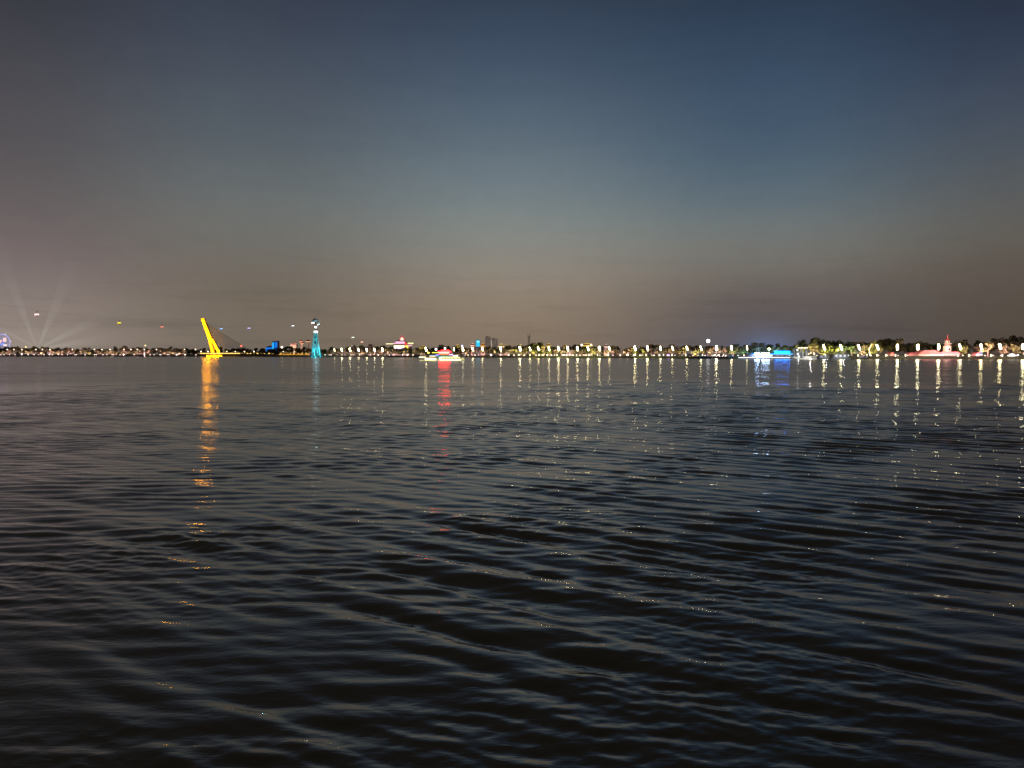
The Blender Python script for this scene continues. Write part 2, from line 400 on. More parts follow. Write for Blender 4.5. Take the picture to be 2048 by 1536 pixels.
# ------------------------------------------------------------------ trees
def crown_mesh(seed, n=620, shape='round'):
    g = np.random.default_rng(seed); mb = MB()
    lobes = []
    for _ in range(g.integers(8, 12)):
        a = g.uniform(0, 6.28); rr = g.uniform(.05, .36); zz = g.uniform(.30, .86) if shape != 'willow' else g.uniform(.25, .75)
        lobes.append((rr*math.cos(a), rr*math.sin(a), zz, g.uniform(.13, .23)))
    for _ in range(n):
        lx, ly, lz, lr = lobes[g.integers(0, len(lobes))]
        d = g.normal(size=3); d /= np.linalg.norm(d); q = lr*(.45+.6*g.random()**.5)
        c = np.array([lx, ly, lz])+d*q*np.array([1, 1, .85])
        if shape == 'willow': c[2] -= .12*g.random()*(1 if g.random() < .5 else 0)
        if c[2] < .16: continue
        nrm = d+g.normal(size=3)*.7; nrm /= np.linalg.norm(nrm)
        t = np.cross(nrm, g.normal(size=3)); t /= np.linalg.norm(t); u = np.cross(nrm, t)
        s = g.uniform(.028, .060)
        o = len(mb.v)
        for k in range(5):
            an = 6.283*k/5; rr = s*g.uniform(.6, 1.2)
            mb.v.append(tuple(c+t*rr*math.cos(an)+u*rr*math.sin(an)))
        mb.f.append((o, o+1, o+2, o+3, o+4)); mb.mi.append(0)
    return mb
def trunk_mesh(seed):
    g = random.Random(seed); mb = MB()
    p = Vector((0, 0, -.03)); q = Vector((g.uniform(-.02, .02), 0, .28)); r = Vector((g.uniform(-.05, .05), g.uniform(-.04, .04), .62))
    mb.tube(p, q, .030, .022, 7); mb.tube(q, r, .022, .009, 6)
    for _ in range(5):
        a = g.uniform(0, 6.28); b = q.lerp(r, g.uniform(0, .8))
        mb.tube(b, b+Vector((math.cos(a)*.2, math.sin(a)*.2, g.uniform(.1, .22))), .012, .004, 5)
    return mb
CROWNS = [crown_mesh(100+i, shape='round' if i % 3 else 'willow').mesh('crown', M_leaf[i % 3]) for i in range(9)]
TRUNKS = [trunk_mesh(i).mesh('trunk', M_bark) for i in range(4)]
def tree(px, dep, h, wscale, label, group, name='leafy_tree', variant=None, lean=0, zb=2.3):
    t = thing(name, (X(px, dep), dep, zb), label, 'tree', group, random.uniform(0, 6.28))
    k = random.randrange(9) if variant is None else variant
    for nm, me in (('trunk', random.choice(TRUNKS)), ('crown', CROWNS[k])):
        o = bpy.data.objects.new(nm, me); COL.objects.link(o); o.parent = t; o.scale = (h*wscale, h*wscale, h)
    return t
SKY = [(-200, 693), (0, 694), (60, 694), (130, 696), (210, 697), (250, 693), (290, 697), (350, 694), (400, 697), (450, 696), (530, 697), (560, 693), (610, 695), (645, 697), (680, 696), (715, 692), (760, 691), (775, 695), (830, 695), (870, 693), (905, 690), (930, 695), (985, 690), (1000, 693), (1040, 690), (1100, 692), (1150, 690), (1180, 692), (1215, 694), (1235, 692), (1260, 695), (1285, 691), (1340, 692), (1385, 690), (1400, 692), (1450, 692), (1480, 691), (1510, 689), (1560, 689), (1590, 688), (1605, 679), (1625, 676), (1655, 677), (1680, 681), (1720, 681), (1735, 684), (1755, 679), (1790, 678), (1800, 684), (1820, 683), (1850, 682), (1880, 684), (1910, 683), (1935, 677), (1960, 681), (1985, 683), (1998, 675), (2048, 675), (2400, 675)]
GB, GF = 'dark trees of the back row on the far bank', 'floodlit trees along the far promenade'
px = -6.0
while px < 2062:
    dep = D(px)+random.uniform(48, 75)
    top = float(np.interp(px, [a for a, b in SKY], [b for a, b in SKY]))+random.uniform(-.8, .8)
    h = max(5, Z(top, dep)-2.3)*1.10
    ws = random.uniform(.75, 1.15) if h < 13 else random.uniform(.7, .95)
    if not (1046 < px < 1082):
        tree(px, dep, h, ws, 'dark back-row tree, '+where('back', px), GB)
    px += h*ws*(.62 if px < 1600 else .48)*FPX/dep*random.uniform(.75, 1.1)
# the two broad dark trees under the lattice mast
for px_, t_, w_, lb in ((1050, 687.5, 1.0, 'low wide dark tree on the left flank of the lattice mast clump'), (1070, 681.5, 1.05, 'tallest rounded dark tree beside the lattice mast')):
    d = D(px_)+40; tree(px_, d, (Z(t_, d)-2.3)*1.1, w_, lb, GB, variant=1)
# front row
FR = []
px = -4.0
while px < 2058:
    dep = D(px)+random.uniform(17, 27)
    h = random.uniform(6.2, 9.0) if px < 1600 else random.uniform(8.5, 12.0)
    if 385 < px < 620: h *= .75
    if 1766 < px < 1832 or 1938 < px < 1962: dep += 24
    ws = random.uniform(.9, 1.25)
    skip = (1825 < px < 1920) or (616 < px < 650)
    if not skip:
        FR.append((px, tree(px, dep, h, ws, 'small floodlit promenade tree, '+where('front', px), GF, name='small_tree')))
    px += h*ws*.80*FPX/dep*random.uniform(.8, 1.3)
# tall pale leaning trunk of a floodlit willow
d = D(1738)+20
t = thing('leaning_tree', (X(1741, d), d, 2.3), 'pale floodlit leaning trunk, bare up to its small crown', 'tree')
mb = MB(); pts = [(0, 0, -.2), (-.9, 0, 2.4), (-1.4, 0, 4.6), (-.6, 0, 7.2), (.8, 0, 9.6), (1.8, 0, 11.4)]
for (a, b, r) in zip(pts, pts[1:], (.55, .5, .45, .4, .3)): mb.tube(a, b, r, r*.85, 8)
mb.build('trunk', solid('pale bark', (.42, .38, .28), .85), t)
o = bpy.data.objects.new('crown', CROWNS[4]); COL.objects.link(o); o.parent = t; o.scale = (7, 7, 9); o.location = (2, 1, 5)

# ------------------------------------------------------------------ floodlights under the trees
PINK, WARM, YG, GRN, BLU, ORG = (1, .50, .56), (1, .62, .52), (.98, .80, .22), (.45, .90, .55), (.28, .50, 1), (1, .45, .18)
FL = []
for p in range(2, 300, 19): FL.append((p+random.uniform(-4, 4), PINK if random.random() < .75 else WARM, 2.0))
FL += [(322, PINK, 1.6), (338, PINK, 1.8), (356, PINK, 1.8)]
FL += [(p, c, s) for p, c, s in ((570, ORG, .25), (600, ORG, .3), (618, ORG, .6), (658, WARM, .8), (674, PINK, .9), (690, PINK, .9), (706, PINK, .9), (722, PINK, 1), (738, PINK, .9), (755, PINK, 1), (770, PINK, .8), (785, PINK, .6), (808, WARM, .4), (826, WARM, .5), (842, YG, .4),
       (930, PINK, .7), (944, PINK, 1), (957, PINK, 1), (982, WARM, .7), (1001, PINK, .8), (1018, WARM, .6), (1036, YG, .8), (1050, WARM, .5), (1060, YG, .9), (1077, YG, .8), (1094, YG, .9), (1109, WARM, .8), (1124, WARM, 1), (1140, PINK, .9), (1153, WARM, .9), (1168, PINK, .8), (1184, YG, .8), (1200, WARM, .8), (1214, WARM, 1),
       (1226, PINK, 1), (1240, PINK, 1), (1254, PINK, .9), (1270, YG, .8), (1284, YG, 1), (1304, PINK, .8), (1320, PINK, .8), (1334, PINK, .7), (1350, PINK, .7), (1364, WARM, .5), (1386, WARM, .9), (1396, YG, .8), (1410, PINK, 1), (1424, PINK, .8), (1436, PINK, 1.1), (1452, PINK, 1.2), (1466, PINK, .8), (1476, GRN, .8), (1492, GRN, .6),
       (1508, BLU, .9), (1530, BLU, .9), (1556, (.25, .7, .9), .8), (1580, (.3, .7, .7), .6), (1600, WARM, .7), (1617, YG, .9), (1634, WARM, .8), (1650, YG, 1), (1668, YG, .9), (1686, (.7, .9, .4), .7), (1697, GRN, .9), (1716, PINK, 1), (1728, PINK, .8), (1742, WARM, .8), (1757, YG, .9), (1775, (.8, .6, .2), .6), (1796, WARM, .7), (1815, WARM, .5), (1926, WARM, .8), (1940, YG, .7), (1956, WARM, .8), (1970, PINK, 1.1), (1986, PINK, 1), (2002, PINK, 1), (2016, PINK, 1.1), (2034, PINK, .9), (2052, WARM, .9))]
mb = MB().box((0, 0, .12), (.5, .4, .24)).box((-.3, 0, .45), (.06, .1, .6)).box((.3, 0, .45), (.06, .1, .6)); ME_fix = mb.mesh('yoke', M_dark)
FLP = 52000
def floodlight(px, col, s, dz=0, i=[0]):
    d = D(px)+random.uniform(8.5, 10.5)
    z = 2.3
    t = thing('floodlight', (X(px, d), d, z), 'ground floodlight under trees, '+where('flood', px), 'floodlight', 'floodlights at the foot of the trees')
    o = bpy.data.objects.new('yoke', ME_fix); COL.objects.link(o); o.parent = t
    k = MB().ball((0, 0, .55), .26, 8); w = tuple(.55*c+.45 for c in col)
    k.build('lens', emit(w, 8*s), t)
    lamp('SPOT', (t.location.x, d+.3, z+.9), (t.location.x+random.uniform(-3, 3), d+10, z+7.5), col, FLP*s, t, 112, .7, .4)
for q in sorted(FL): floodlight(*q)

# small bright lamps low on the bank
GL = 'small white lamps low on the far bank'
me_post = MB().tube((0, 0, -.3), (0, 0, .9), .06, .06, 6).mesh('post', M_pole)
def low_lamp(px, py, col=(1, .8, .55), st=14, r=.5, lab='small low bank lamp, '):
    d = D(px)+8.6; z = Z(py, d)
    t = thing('bank_lamp', (X(px, d), d, 2.3), lab+where('low', px), 'lamp', GL)
    o = bpy.data.objects.new('post', me_post); COL.objects.link(o); o.parent = t; o.scale = (1, 1, max(.4, z-2.3))
    MB().ball((0, 0, max(.5, z-2.3)), r, 10).build('globe', emit(col, st), t)
for px_ in sorted([8, 30, 56, 68, 88, 104, 124, 150, 170, 189, 206, 224, 240, 268, 300, 308, 320, 335, 353, 370, 392, 650, 662, 684, 702, 719, 741, 757, 779, 788, 805, 815, 826, 936, 950, 982, 1017, 1028, 1038, 1048, 1072, 1086, 1103, 1128, 1146, 1160, 1172, 1255, 1280, 1308, 1327, 1405, 1428, 1438, 1447, 1489, 2036]):
    big = px_ in (353, 370, 815, 982, 1255, 1489)
    low_lamp(px_, 711.2 if px_ < 400 else 710.3+random.uniform(-.6, .8), random.choice([(1, .82, .62), (1, .72, .58), (.95, .85, .8)]), 6, .8 if big else .42)

# ------------------------------------------------------------------ tall park lamps
LAMPS = [15, 28, 44, 72, 85, 100, 145, 189, 204, 220, 248, 262, 275, 289, 313, 369, 391]
G1, G2, G3 = 'globe street lamps on the left of the far bank', 'tall column lamps along the far promenade', 'short light bollards at the water edge'
pole = MB().tube((0, 0, 0), (0, 0, 8.6), .11, .07, 8).box((0, 0, .2), (.4, .4, .4)).mesh('pole', M_pole)
globe = MB().ball((0, 0, 8.9), .72, 12).mesh('globe', emit((1, .80, .5), 4.5))
first = None
for px_ in LAMPS:
    d = D(px_)+12
    lab = 'round globe street lamp, '+where('globe', px_)
    if first is None:
        first = thing('street_lamp', (X(px_, d), d, 2.3), lab, 'street lamp', G1)
        for nm, me in (('pole', pole), ('globe', globe)):
            o = bpy.data.objects.new(nm, me); COL.objects.link(o); o.parent = first
    else: copy_tree(first, (X(px_, d), d, 2.3), lab)
COLS = [669, 683.5, 700, 717, 733.5, 749, 765, 852, 908, 926, 945.5, 965, 1001.5, 1040, 1060, 1077, 1098, 1117, 1135.5, 1155, 1176, 1199, 1219, 1270, 1295, 1321, 1345, 1374, 1402, 1433, 1463, 1494, 1648, 1682, 1718, 1755, 1794.6, 1835.5, 1877, 1920, 1962, 2000, 2046]
cpole = MB().tube((0, 0, 0), (0, 0, 5.2), .14, .10, 8).lathe((0, 0, 0), [(.32, 0), (.32, .25), (.16, .4)], 10).mesh('pole', M_pole)
HW = (1.0, .86, .50)
HEADS = []
for i, (tl, r_, st, tp) in enumerate(((.45, .50, 30, 9.1), (.42, .46, 22, 8.9), (.75, .44, 26, 9.1), (.5, .52, 38, 9.2), (.25, .36, 8, 8.8), (.1, .58, 40, 9.1), (.6, .42, 16, 8.8))):
    HEADS.append(MB().tube((tl, 0, 5.2), (-tl, 0, tp), r_, r_, 10).mesh('light_column', emit((1.0, .83+.03*(i % 3), .42+.05*(i % 3)), st*1.9)))
collar = MB().lathe((0, 0, 5.0), [(.3, 0), (.42, .12), (.3, .22)], 10).mesh('collar', M_pole)
for px_ in COLS:
    d = D(px_)+9.5
    t = thing('park_lamp', (X(px_, d), d, 2.3), 'tall slanted light column, '+where('column', px_), 'street lamp', G2)
    hm = HEADS[2] if px_ in (683.5, 1648, 1682, 1755, 1718, 1920) else HEADS[4] if px_ in (1494, 908, 669) else HEADS[5] if px_ in (1433, 1835.5, 1794.6, 1877, 2046) else random.choice([HEADS[0], HEADS[1], HEADS[3], HEADS[6]])
    for nm, me in (('pole', cpole), ('light_column', hm), ('collar', collar)):
        o = bpy.data.objects.new(nm, me); COL.objects.link(o); o.parent = t
me_b = MB().tube((0, 0, 0), (0, 0, .35), .3, .3, 8).tube((0, 0, 2.0), (0, 0, 2.15), .36, .25, 8).mesh('base', M_dark)
me_l = MB().tube((0, 0, .35), (0, 0, 2.0), .28, .28, 8).mesh('light_tube', emit((1, .82, .55), 5))
for px_ in (1060, 1078, 1095, 1114, 1133, 1153, 1178, 1195, 1217, 1241, 1267, 1292, 1318.5, 1344, 1371.6, 1430, 1651, 1716, 1734, 1754, 1772, 1791, 1811, 1916, 1938, 1982, 2005):
    d = D(px_)+5.6
    t = thing('light_bollard', (X(px_, d), d, 1.75), 'short glowing bollard, '+where('bollard', px_), 'bollard', G3)
    for nm, me in (('base', me_b), ('light_tube', me_l)):
        o = bpy.data.objects.new(nm, me); COL.objects.link(o); o.parent = t

# single odd lamps
def mast_lamp(px, py, dep, col, st, r, name, label, top=None, nm='globe'):
    z = Z(py, dep)
    t = thing(name, (X(px, dep), dep, 2.35), label, 'lamp')
    MB().tube((0, 0, 0), (0, 0, z-2.35-r), .12, .07, 8).box((0, 0, .2), (.5, .5, .4)).build('pole', M_pole, t)
    MB().ball((0, 0, z-2.35), r, 14).build(nm, emit(col, st), t, smooth=True)
    return t
mast_lamp(1416, 682, D(1416)+30, (.95, .90, 1.0), 6, 1.6, 'globe_lamp', 'large round white globe glowing high above the trees')
mast_lamp(1337, 711, D(1337)+8.5, (.75, .30, 1.0), 10, .75, 'globe_lamp', 'small purple globe lamp at the water edge')
mast_lamp(924.5, 692, D(924)+14, (.35, .45, 1.0), 9, .8, 'globe_lamp', 'blue-white globe lamp between the cruise boat and the billboard')
mast_lamp(890, 697, D(890)+12, (1, .92, .7), 7, 1.0, 'globe_lamp', 'pale globe lamp above the red canopy of the cruise boat')
mast_lamp(872, 698.5, D(872)+12, (.85, .75, 1.0), 8, 1.1, 'globe_lamp', 'lilac globe lamp above the left half of the cruise boat')
mast_lamp(1676, 700, D(1676)+14, (1, .85, .12), 9, .6, 'globe_lamp', 'small yellow globe lamp above the moored ferries')
mast_lamp(564, 694.5, D(564)+90, (1, .72, .5), 6, 1.5, 'globe_lamp', 'warm globe lamp right of the blue towers')
mast_lamp(291, 691, D(291)+60, (1, .7, .3), 3, 1.0, 'globe_lamp', 'dim yellow globe lamp above the trees left of the pylon')
mast_lamp(483, 691.5, D(483)+60, (1, .10, .06), 5, 1.3, 'beacon_lamp', 'red beacon lamp above the bridge deck')
mast_lamp(1538, 698, D(1538)+12, (.85, 1, .55), 9, .9, 'globe_lamp', 'yellow-green globe lamp behind the neon barge')
mast_lamp(857, 705.5, D(857)+9, (1, .85, .1), 7, .8, 'globe_lamp', 'yellow globe lamp over the left tip of the cruise boat')
mast_lamp(52, 694, D(52)+80, (1, .75, .25), 3, .9, 'globe_lamp', 'yellow globe lamp behind trees right of the ferris wheel')

# ------------------------------------------------------------------ ferris wheel
d = 2600; c = W(4, 684.5, d); rad = 16.5*d/FPX
t = thing('ferris_wheel', (c.x, d, 2.4), 'violet-lit ferris wheel with pink light panels at the left edge', 'ferris wheel')
zc = c.z-2.4
MB().ring((0, 0, zc), rad, .9, 48, 6).ring((0, 0, zc), rad*.9, .45, 48, 6).build('rim', emit((.55, .50, 1.0), 1.0), t)
mb = MB()
for k in range(24):
    a = 2*math.pi*k/24; mb.tube((0, 0, zc), (rad*math.cos(a), 0, zc+rad*math.sin(a)), .34, .34, 5)
mb.build('spokes', emit((.22, .28, 1.0), .9), t)
MB().tube((0, -2, zc), (0, 2, zc), 1.6, 1.6, 14).build('hub', M_white, t)
for s in (-1, 1): MB().tube((s*16, 3, 0), (0, 2.5, zc), .9, .6, 8).tube((s*16, -3, 0), (0, -2.5, zc), .9, .6, 8).build('support_leg', M_white, t)
for k in range(24):
    a = 2*math.pi*(k+.5)/24; MB().ball(((rad+1.6)*math.cos(a), 0, zc+(rad+1.6)*math.sin(a)), 1.0, 8).build('cabin', M_white if k % 4 else emit((1, .75, .75), 2), t)
for (px_, py_, w_, h_, col) in ((9.6, 679.5, 6.5, 8, (1, .62, .58)), (1.5, 683, 5, 6.5, (1, .55, .5)), (10.5, 690.3, 7.5, 3.2, (1, .80, .80)), (3.5, 688.3, 8, 4.5, (.30, .42, 1))):
    q = W(px_, py_, d); k = d/FPX
    MB().box((q.x-c.x, -1.4, q.z-2.4), (w_*k, .5, h_*k), shear=(.8, 0)).build('light_panel', emit(col, 1.15), t)

# searchlights
def beam_mat():  # cone volume emits by itself, standing in for searchlight light scattered in air
    m, nt, out = new_mat('self-glowing beam volume'); N = nt.nodes.new; Lk = nt.links.new
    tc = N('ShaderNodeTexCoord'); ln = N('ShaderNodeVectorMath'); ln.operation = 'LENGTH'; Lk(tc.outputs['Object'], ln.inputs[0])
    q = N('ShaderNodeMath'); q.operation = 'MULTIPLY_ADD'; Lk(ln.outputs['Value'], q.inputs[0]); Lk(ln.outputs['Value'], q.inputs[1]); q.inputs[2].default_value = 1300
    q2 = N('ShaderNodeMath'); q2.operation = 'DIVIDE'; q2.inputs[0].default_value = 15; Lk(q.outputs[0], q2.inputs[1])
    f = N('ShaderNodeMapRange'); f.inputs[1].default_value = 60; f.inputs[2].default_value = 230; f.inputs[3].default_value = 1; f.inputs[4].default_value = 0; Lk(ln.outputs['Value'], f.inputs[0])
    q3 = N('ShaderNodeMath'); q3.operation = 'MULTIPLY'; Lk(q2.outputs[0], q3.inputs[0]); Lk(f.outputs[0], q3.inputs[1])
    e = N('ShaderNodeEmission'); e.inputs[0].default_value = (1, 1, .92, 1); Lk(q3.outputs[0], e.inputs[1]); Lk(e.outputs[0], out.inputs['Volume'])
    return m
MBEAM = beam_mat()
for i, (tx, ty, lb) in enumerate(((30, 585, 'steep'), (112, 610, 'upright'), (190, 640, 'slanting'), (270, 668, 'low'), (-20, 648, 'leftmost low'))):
    d = D(76)+85+i*3; b = W(76+i*1.2-2, 697.5, d); e = W(tx, ty, d-40)
    t = thing('searchlight', (b.x, d, 2.4), f'searchlight behind the trees with a faint {lb} beam', 'searchlight', 'searchlights fanning out beside the ferris wheel')
    MB().tube((0, 0, 0), (0, 0, b.z-2.4-.6), .5, .4, 8).build('mast', M_dark, t)
    MB().ball((0, 0, b.z-2.4), .7, 10).build('lens', emit((1, 1, .9), 1.2), t)
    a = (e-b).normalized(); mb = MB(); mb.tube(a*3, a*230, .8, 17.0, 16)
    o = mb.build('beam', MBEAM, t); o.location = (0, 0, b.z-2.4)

# ------------------------------------------------------------------ cable-stayed bridge
d = D(426)-6; k = d/FPX
def BP(px, py): p = W(px, py, d); return Vector((p.x, 0, p.z))
o0 = BP(430, 708); o0.z = 0
t = thing('cable_stayed_bridge', (o0.x, d, 0), 'cable-stayed bridge with a leaning forked yellow floodlit pylon', 'bridge')
def L(px, py, dy=0): q = BP(px, py)-o0; q.y = dy; return q
mb = MB()
def slab(mb, a, b, wa, wb, ta, tb):
    vs = []
    for p, w, th in ((a, wa, ta), (b, wb, tb)):
        for sx, sy in ((-1, -1), (1, -1), (1, 1), (-1, 1)): vs.append((p.x+sx*w/2, p.y+sy*th/2, p.z))
    return mb._add(vs, [(3, 2, 1, 0), (4, 5, 6, 7), (0, 1, 5, 4), (1, 2, 6, 5), (2, 3, 7, 6), (3, 0, 4, 7)])
slab(mb, L(422.3, 681), L(405.6, 636.3), 7.6*k, 7.0*k, 6, 5); mb.build('pylon_shaft', M_yellow, t)
mb = MB(); slab(mb, L(427.5, 709), L(420.2, 680.8), 6.4*k, 5.2*k, 5, 5.4); mb.build('pylon_leg', M_yellow, t)
mb = MB(); slab(mb, L(440.5, 709), L(425.2, 678), 6.2*k, 4.6*k, 5, 5.6); mb.build('pylon_leg', M_yellow, t)
M_line = emit((1, .40, .0012), 60)  # added glowing lines that strengthen the pylon's gold reflection in the water
MB().tube(L(422.3, 682, -3.6), L(406.2, 638.5, -3.2), .34, .30, 8).build('added_light_line', M_line, t)
MB().tube(L(439.6, 704, -3.4), L(426.0, 681, -3.4), .26, .26, 8).build('added_light_line', M_line, t)
x0, x1 = L(392, 708).x, L(624, 708).x; zd = L(430, 707.3).z
MB().box(((x0+x1)/2, 0, zd-.55), (x1-x0, 11, 1.0)).build('deck', M_conc, t)
M_glow = emit((1, .62, .14), 1.9)
for a, b in ((403, 536), (539, 551), (558, 619)):
    xa, xb = L(a, 708).x, L(b, 708).x; MB().box(((xa+xb)/2, -5.75, zd+.45), (xb-xa, .3, 1.15)).build('light_strip', M_glow, t)
MB().box((L(590, 708).x, -5.85, zd-1.35), (L(619, 708).x-L(558, 708).x, .25, 1.1)).build('light_strip', emit((1, .48, .05), .9), t)
for p in range(400, 620, 30): MB().box((L(p, 708).x, 0, (zd-1)/2-.6), (2.2, 8, zd+.2)).build('pier', M_conc, t)
for j in range(9):
    f = j/8; a = L(408+12*f, 644+26*f); b = L(508-52*f, 706); MB().tube(a, b, .32, .32, 6).build('stay_cable', M_stay, t)
for p in (401, 415, 452.6, 470, 488, 507, 527, 546, 566, 587, 608):
    q = W(p, 703, d); s = thing('street_lamp', (q.x, d+2, zd-.04), 'globe lamp on bridge deck, '+where('deck', p), 'street lamp', 'globe lamps on the bridge deck')
    MB().tube((0, 0, 0), (0, 0, 3.0), .1, .07, 6).build('pole', M_pole, s)
    MB().ball((0, 0, 3.3), .85, 10).build('globe', emit((1, .74, .42), 5.5), s)
base = Vector((o0.x, d, 0))
def bridge_flood(px, tx, ty, power, col, dy=-34, z=1.2, ang=50):
    p = W(px, 708, d); q = W(tx, ty, d)
    lamp('SPOT', (p.x, d+dy, z), q, col, power, t, ang, .5, .6)
YL = (1, .43, .02)
bridge_flood(412, 408, 648, 470000, YL, -50, .8, 50); bridge_flood(434, 418, 678, 260000, YL, -40, .8, 60); bridge_flood(440, 430, 698, 100000, YL, -26, .8, 75)
bridge_flood(500, 440, 680, 90000, (1, .55, .05), -20, .8, 90)
# pontoon for the floodlights; its glowing bars are added for the gold reflection
d2 = d-38; q = W(428, 708, d2)
fp = thing('floodlight_raft', (q.x, d2, 0), 'low dark raft with added glow bars in front of the yellow pylon', 'raft')
MB().box((0, 0, .15), (26, 4, .7)).build('hull', M_dark, fp)
for i in range(5):
    o = MB().box((-9.6+4.8*i, 1, .85), (4.4, .6, 1.1)).build('lamp_housing', M_dark, fp)
    MB().box((-9.6+4.8*i, .62, .95), (4.1, .16, .3)).build('lens', emit((1, .40, .001), 40), o)

# far blue towers, castle, mushroom roofs beyond the bridge
d = D(545)+260; k = d/FPX
def building(name, px, dep, label, cat='building'): return thing(name, (X(px, dep), dep, 2.4), label, cat)
def lx(px, dep, base): return X(px, dep)-base.location.x
def lz(py, dep): return Z(py, dep)-2.4
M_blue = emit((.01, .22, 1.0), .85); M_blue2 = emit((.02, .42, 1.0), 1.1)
t = building('apartment_tower', 551, d, 'pair of joined blue-lit towers beyond the bridge')
for a, b, tp in ((546.2, 551.0, 684), (551.6, 557.2, 683)):
    x0, x1 = lx(a, d, t), lx(b, d, t); h = lz(tp, d)
    wl = MB().box(((x0+x1)/2, 0, h/2), (x1-x0, 12, h)).build('wall', M_tower, t)
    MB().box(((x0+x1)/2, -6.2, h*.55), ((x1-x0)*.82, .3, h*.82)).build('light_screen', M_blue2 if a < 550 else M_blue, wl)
    MB().box(((x0+x1)/2, 0, h+.5), ((x1-x0)*1.05, 12.6, 1)).build('roof', M_tower, t)
t = building('low_block', 540, d, 'low blue-lit block left of the blue towers')
x0, x1 = lx(534, d, t), lx(546, d, t); h = lz(694.3, d)
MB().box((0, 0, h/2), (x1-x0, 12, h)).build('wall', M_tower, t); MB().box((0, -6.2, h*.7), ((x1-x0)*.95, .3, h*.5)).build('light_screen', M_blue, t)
MB().hip((0, 0, h), x1-x0+.6, 12.8, 2.5).build('roof', M_tower, t)
d = D(588)+300
t = building('castle', 588.5, d, 'small pale pink lit castle with a pointed spire')
h = lz(690.5, d); w = 11*d/FPX
MB().box((0, 0, h/2), (w, 10, h)).build('wall', M_cream, t); MB().hip((0, 0, h), w+.6, 10.6, lz(684.5, d)-h, .05).build('roof', M_pinkwall, t)
for s in (-1, 1): MB().tube((s*w*.42, -4, 0), (s*w*.42, -4, h+1.5), 1.3, 1.3, 10).tube((s*w*.42, -4, h+1.5), (s*w*.42, -4, h+4), 1.5, .05, 10).build('turret', M_cream, t)
lamp('SPOT', (t.location.x, d-40, 14), (t.location.x, d, h), (1, .62, .45), 90000, t, 60)
t = building('mushroom_pavilion', 609, d+10, 'pavilion with two flat glowing mushroom roofs beside the teal tower')
for a, b, y in ((598.5, 605.5, 682.5), (611, 621.5, 682.5), (601, 608, 686.5)):
    x0, x1 = lx(a, d+10, t), lx(b, d+10, t); z = lz(y, d+10)
    MB().tube(((x0+x1)/2, 0, 0), ((x0+x1)/2, 0, z), 1.5, 1.0, 10).build('column', M_cream, t)
    MB().lathe(((x0+x1)/2, 0, z), [((x1-x0)/2, 0), ((x1-x0)/2, .8), ((x1-x0)*.3, 2.2), (.3, 2.8)], 18).build('roof', M_redroof, t)
    MB().lathe(((x0+x1)/2, 0, z-.9), [((x1-x0)*.46, 0), ((x1-x0)*.48, .8)], 18).build('light_ring', emit((1, .50, .28), 1.3), t)

# ------------------------------------------------------------------ ropeway
d = D(632)-2; k = d/FPX
t = thing('ropeway_tower', (X(632, d), d, 1.0), 'teal floodlit ropeway tower on splayed legs with a winged wheel head', 'tower')
def T(px, py, dy=0): p = W(px, py, d); return Vector((p.x-t.location.x, dy, p.z-1.0))
zt = T(632, 665).z; wt = 3.1*k; wb = 5.6*k
for sx in (-1, 1):
    for sy in (-1, 1):
        mb = MB(); slab(mb, Vector((sx*wb, sy*7, 0)), Vector((sx*wt*.72, sy*2.2, zt)), 1.7, 1.1, 1.7, 1.1); mb.build('leg', M_teal, t)
mb = MB(); zm = T(632, 689).z
slab(mb, Vector((0, 0, zm)), Vector((0, 0, zt)), 4.2*k, 3.2*k, 5, 3.2); mb.build('core', M_teal, t)
for py in (674.5, 685.8):
    z = T(632, py).z; w = wt+(wb-wt)*(zt-z)/zt; MB().box((0, 0, z), (2*w*.9, 2*(2.2+4.8*(zt-z)/zt), 1.0)).build('platform', M_dark, t)
mb = MB()
for sx in (-1, 1):
    z0, z1 = 4, zm; w0 = wb*(1-z0/zt)+wt*z0/zt; w1 = wb*(1-z1/zt)+wt*z1/zt
    mb.tube((sx*w0*.9, -5.8, z0), (0, -4.5, z1), .6, .6, 8)
mb.build('brace', M_teal, t)
MB().lathe((0, 0, zt), [(3.2*k, -.6), (4.1*k, .2), (4.1*k, 1.5), (2.6*k, 2.4)], 20).build('light_ring', emit((.85, 1, 1), 2.2), t)
MB().tube((0, 0, zt+1.8), (0, 0, T(632, 643).z), .75, .6, 10).build('mast', M_dark, t)
z = T(632, 654.3).z; MB().lathe((0, 0, z), [(1.0, -1.2), (2.2*k, -.3), (2.2*k, .4), (1, 1.1)], 14).build('lamp_cluster', emit((1, .95, .95), 5), t)
z = T(632, 643).z
mb = MB().box((.8, 0, z), (17.0*k, 2.6, .8)); mb.tube((-5, 0, z-.2), (0, 0, z-4), .35, .35, 6); mb.build('head_frame', M_teal, t)
mb = MB().lathe((-.5, 0, z+.6), [(6*k, 0), (5.4*k, 1.5), (3.6*k, 2.9), (1.2*k, 3.6), (.2, 3.8)], 18); mb.build('wheel_hood', M_teal, t, smooth=True)
MB().tube(T(634.5, 650.5), T(639, 647.5), .5, .5, 8).build('light_bar', emit((.6, 1, 1), 2.2), t)
CY_ = (.10, .85, 1.0)
for px_, ty, pw in ((626, 690, 150000), (640, 690, 150000), (632, 662, 330000), (632, 642, 330000)):
    p = W(px_, 708, d-26 if ty > 680 else d-44); lamp('SPOT', (p.x, p.y, .9), W(632, ty, d), CY_, pw*.10, t, 48 if ty > 680 else 26, .6, .5)
lamp('POINT', (t.location.x, d, 6), None, CY_, 6000, t)
d2 = d-30; q = W(632, 708, d2)
fp = thing('floodlight_raft', (q.x, d2, 0), 'low dark raft of floodlights in front of the teal tower', 'raft')
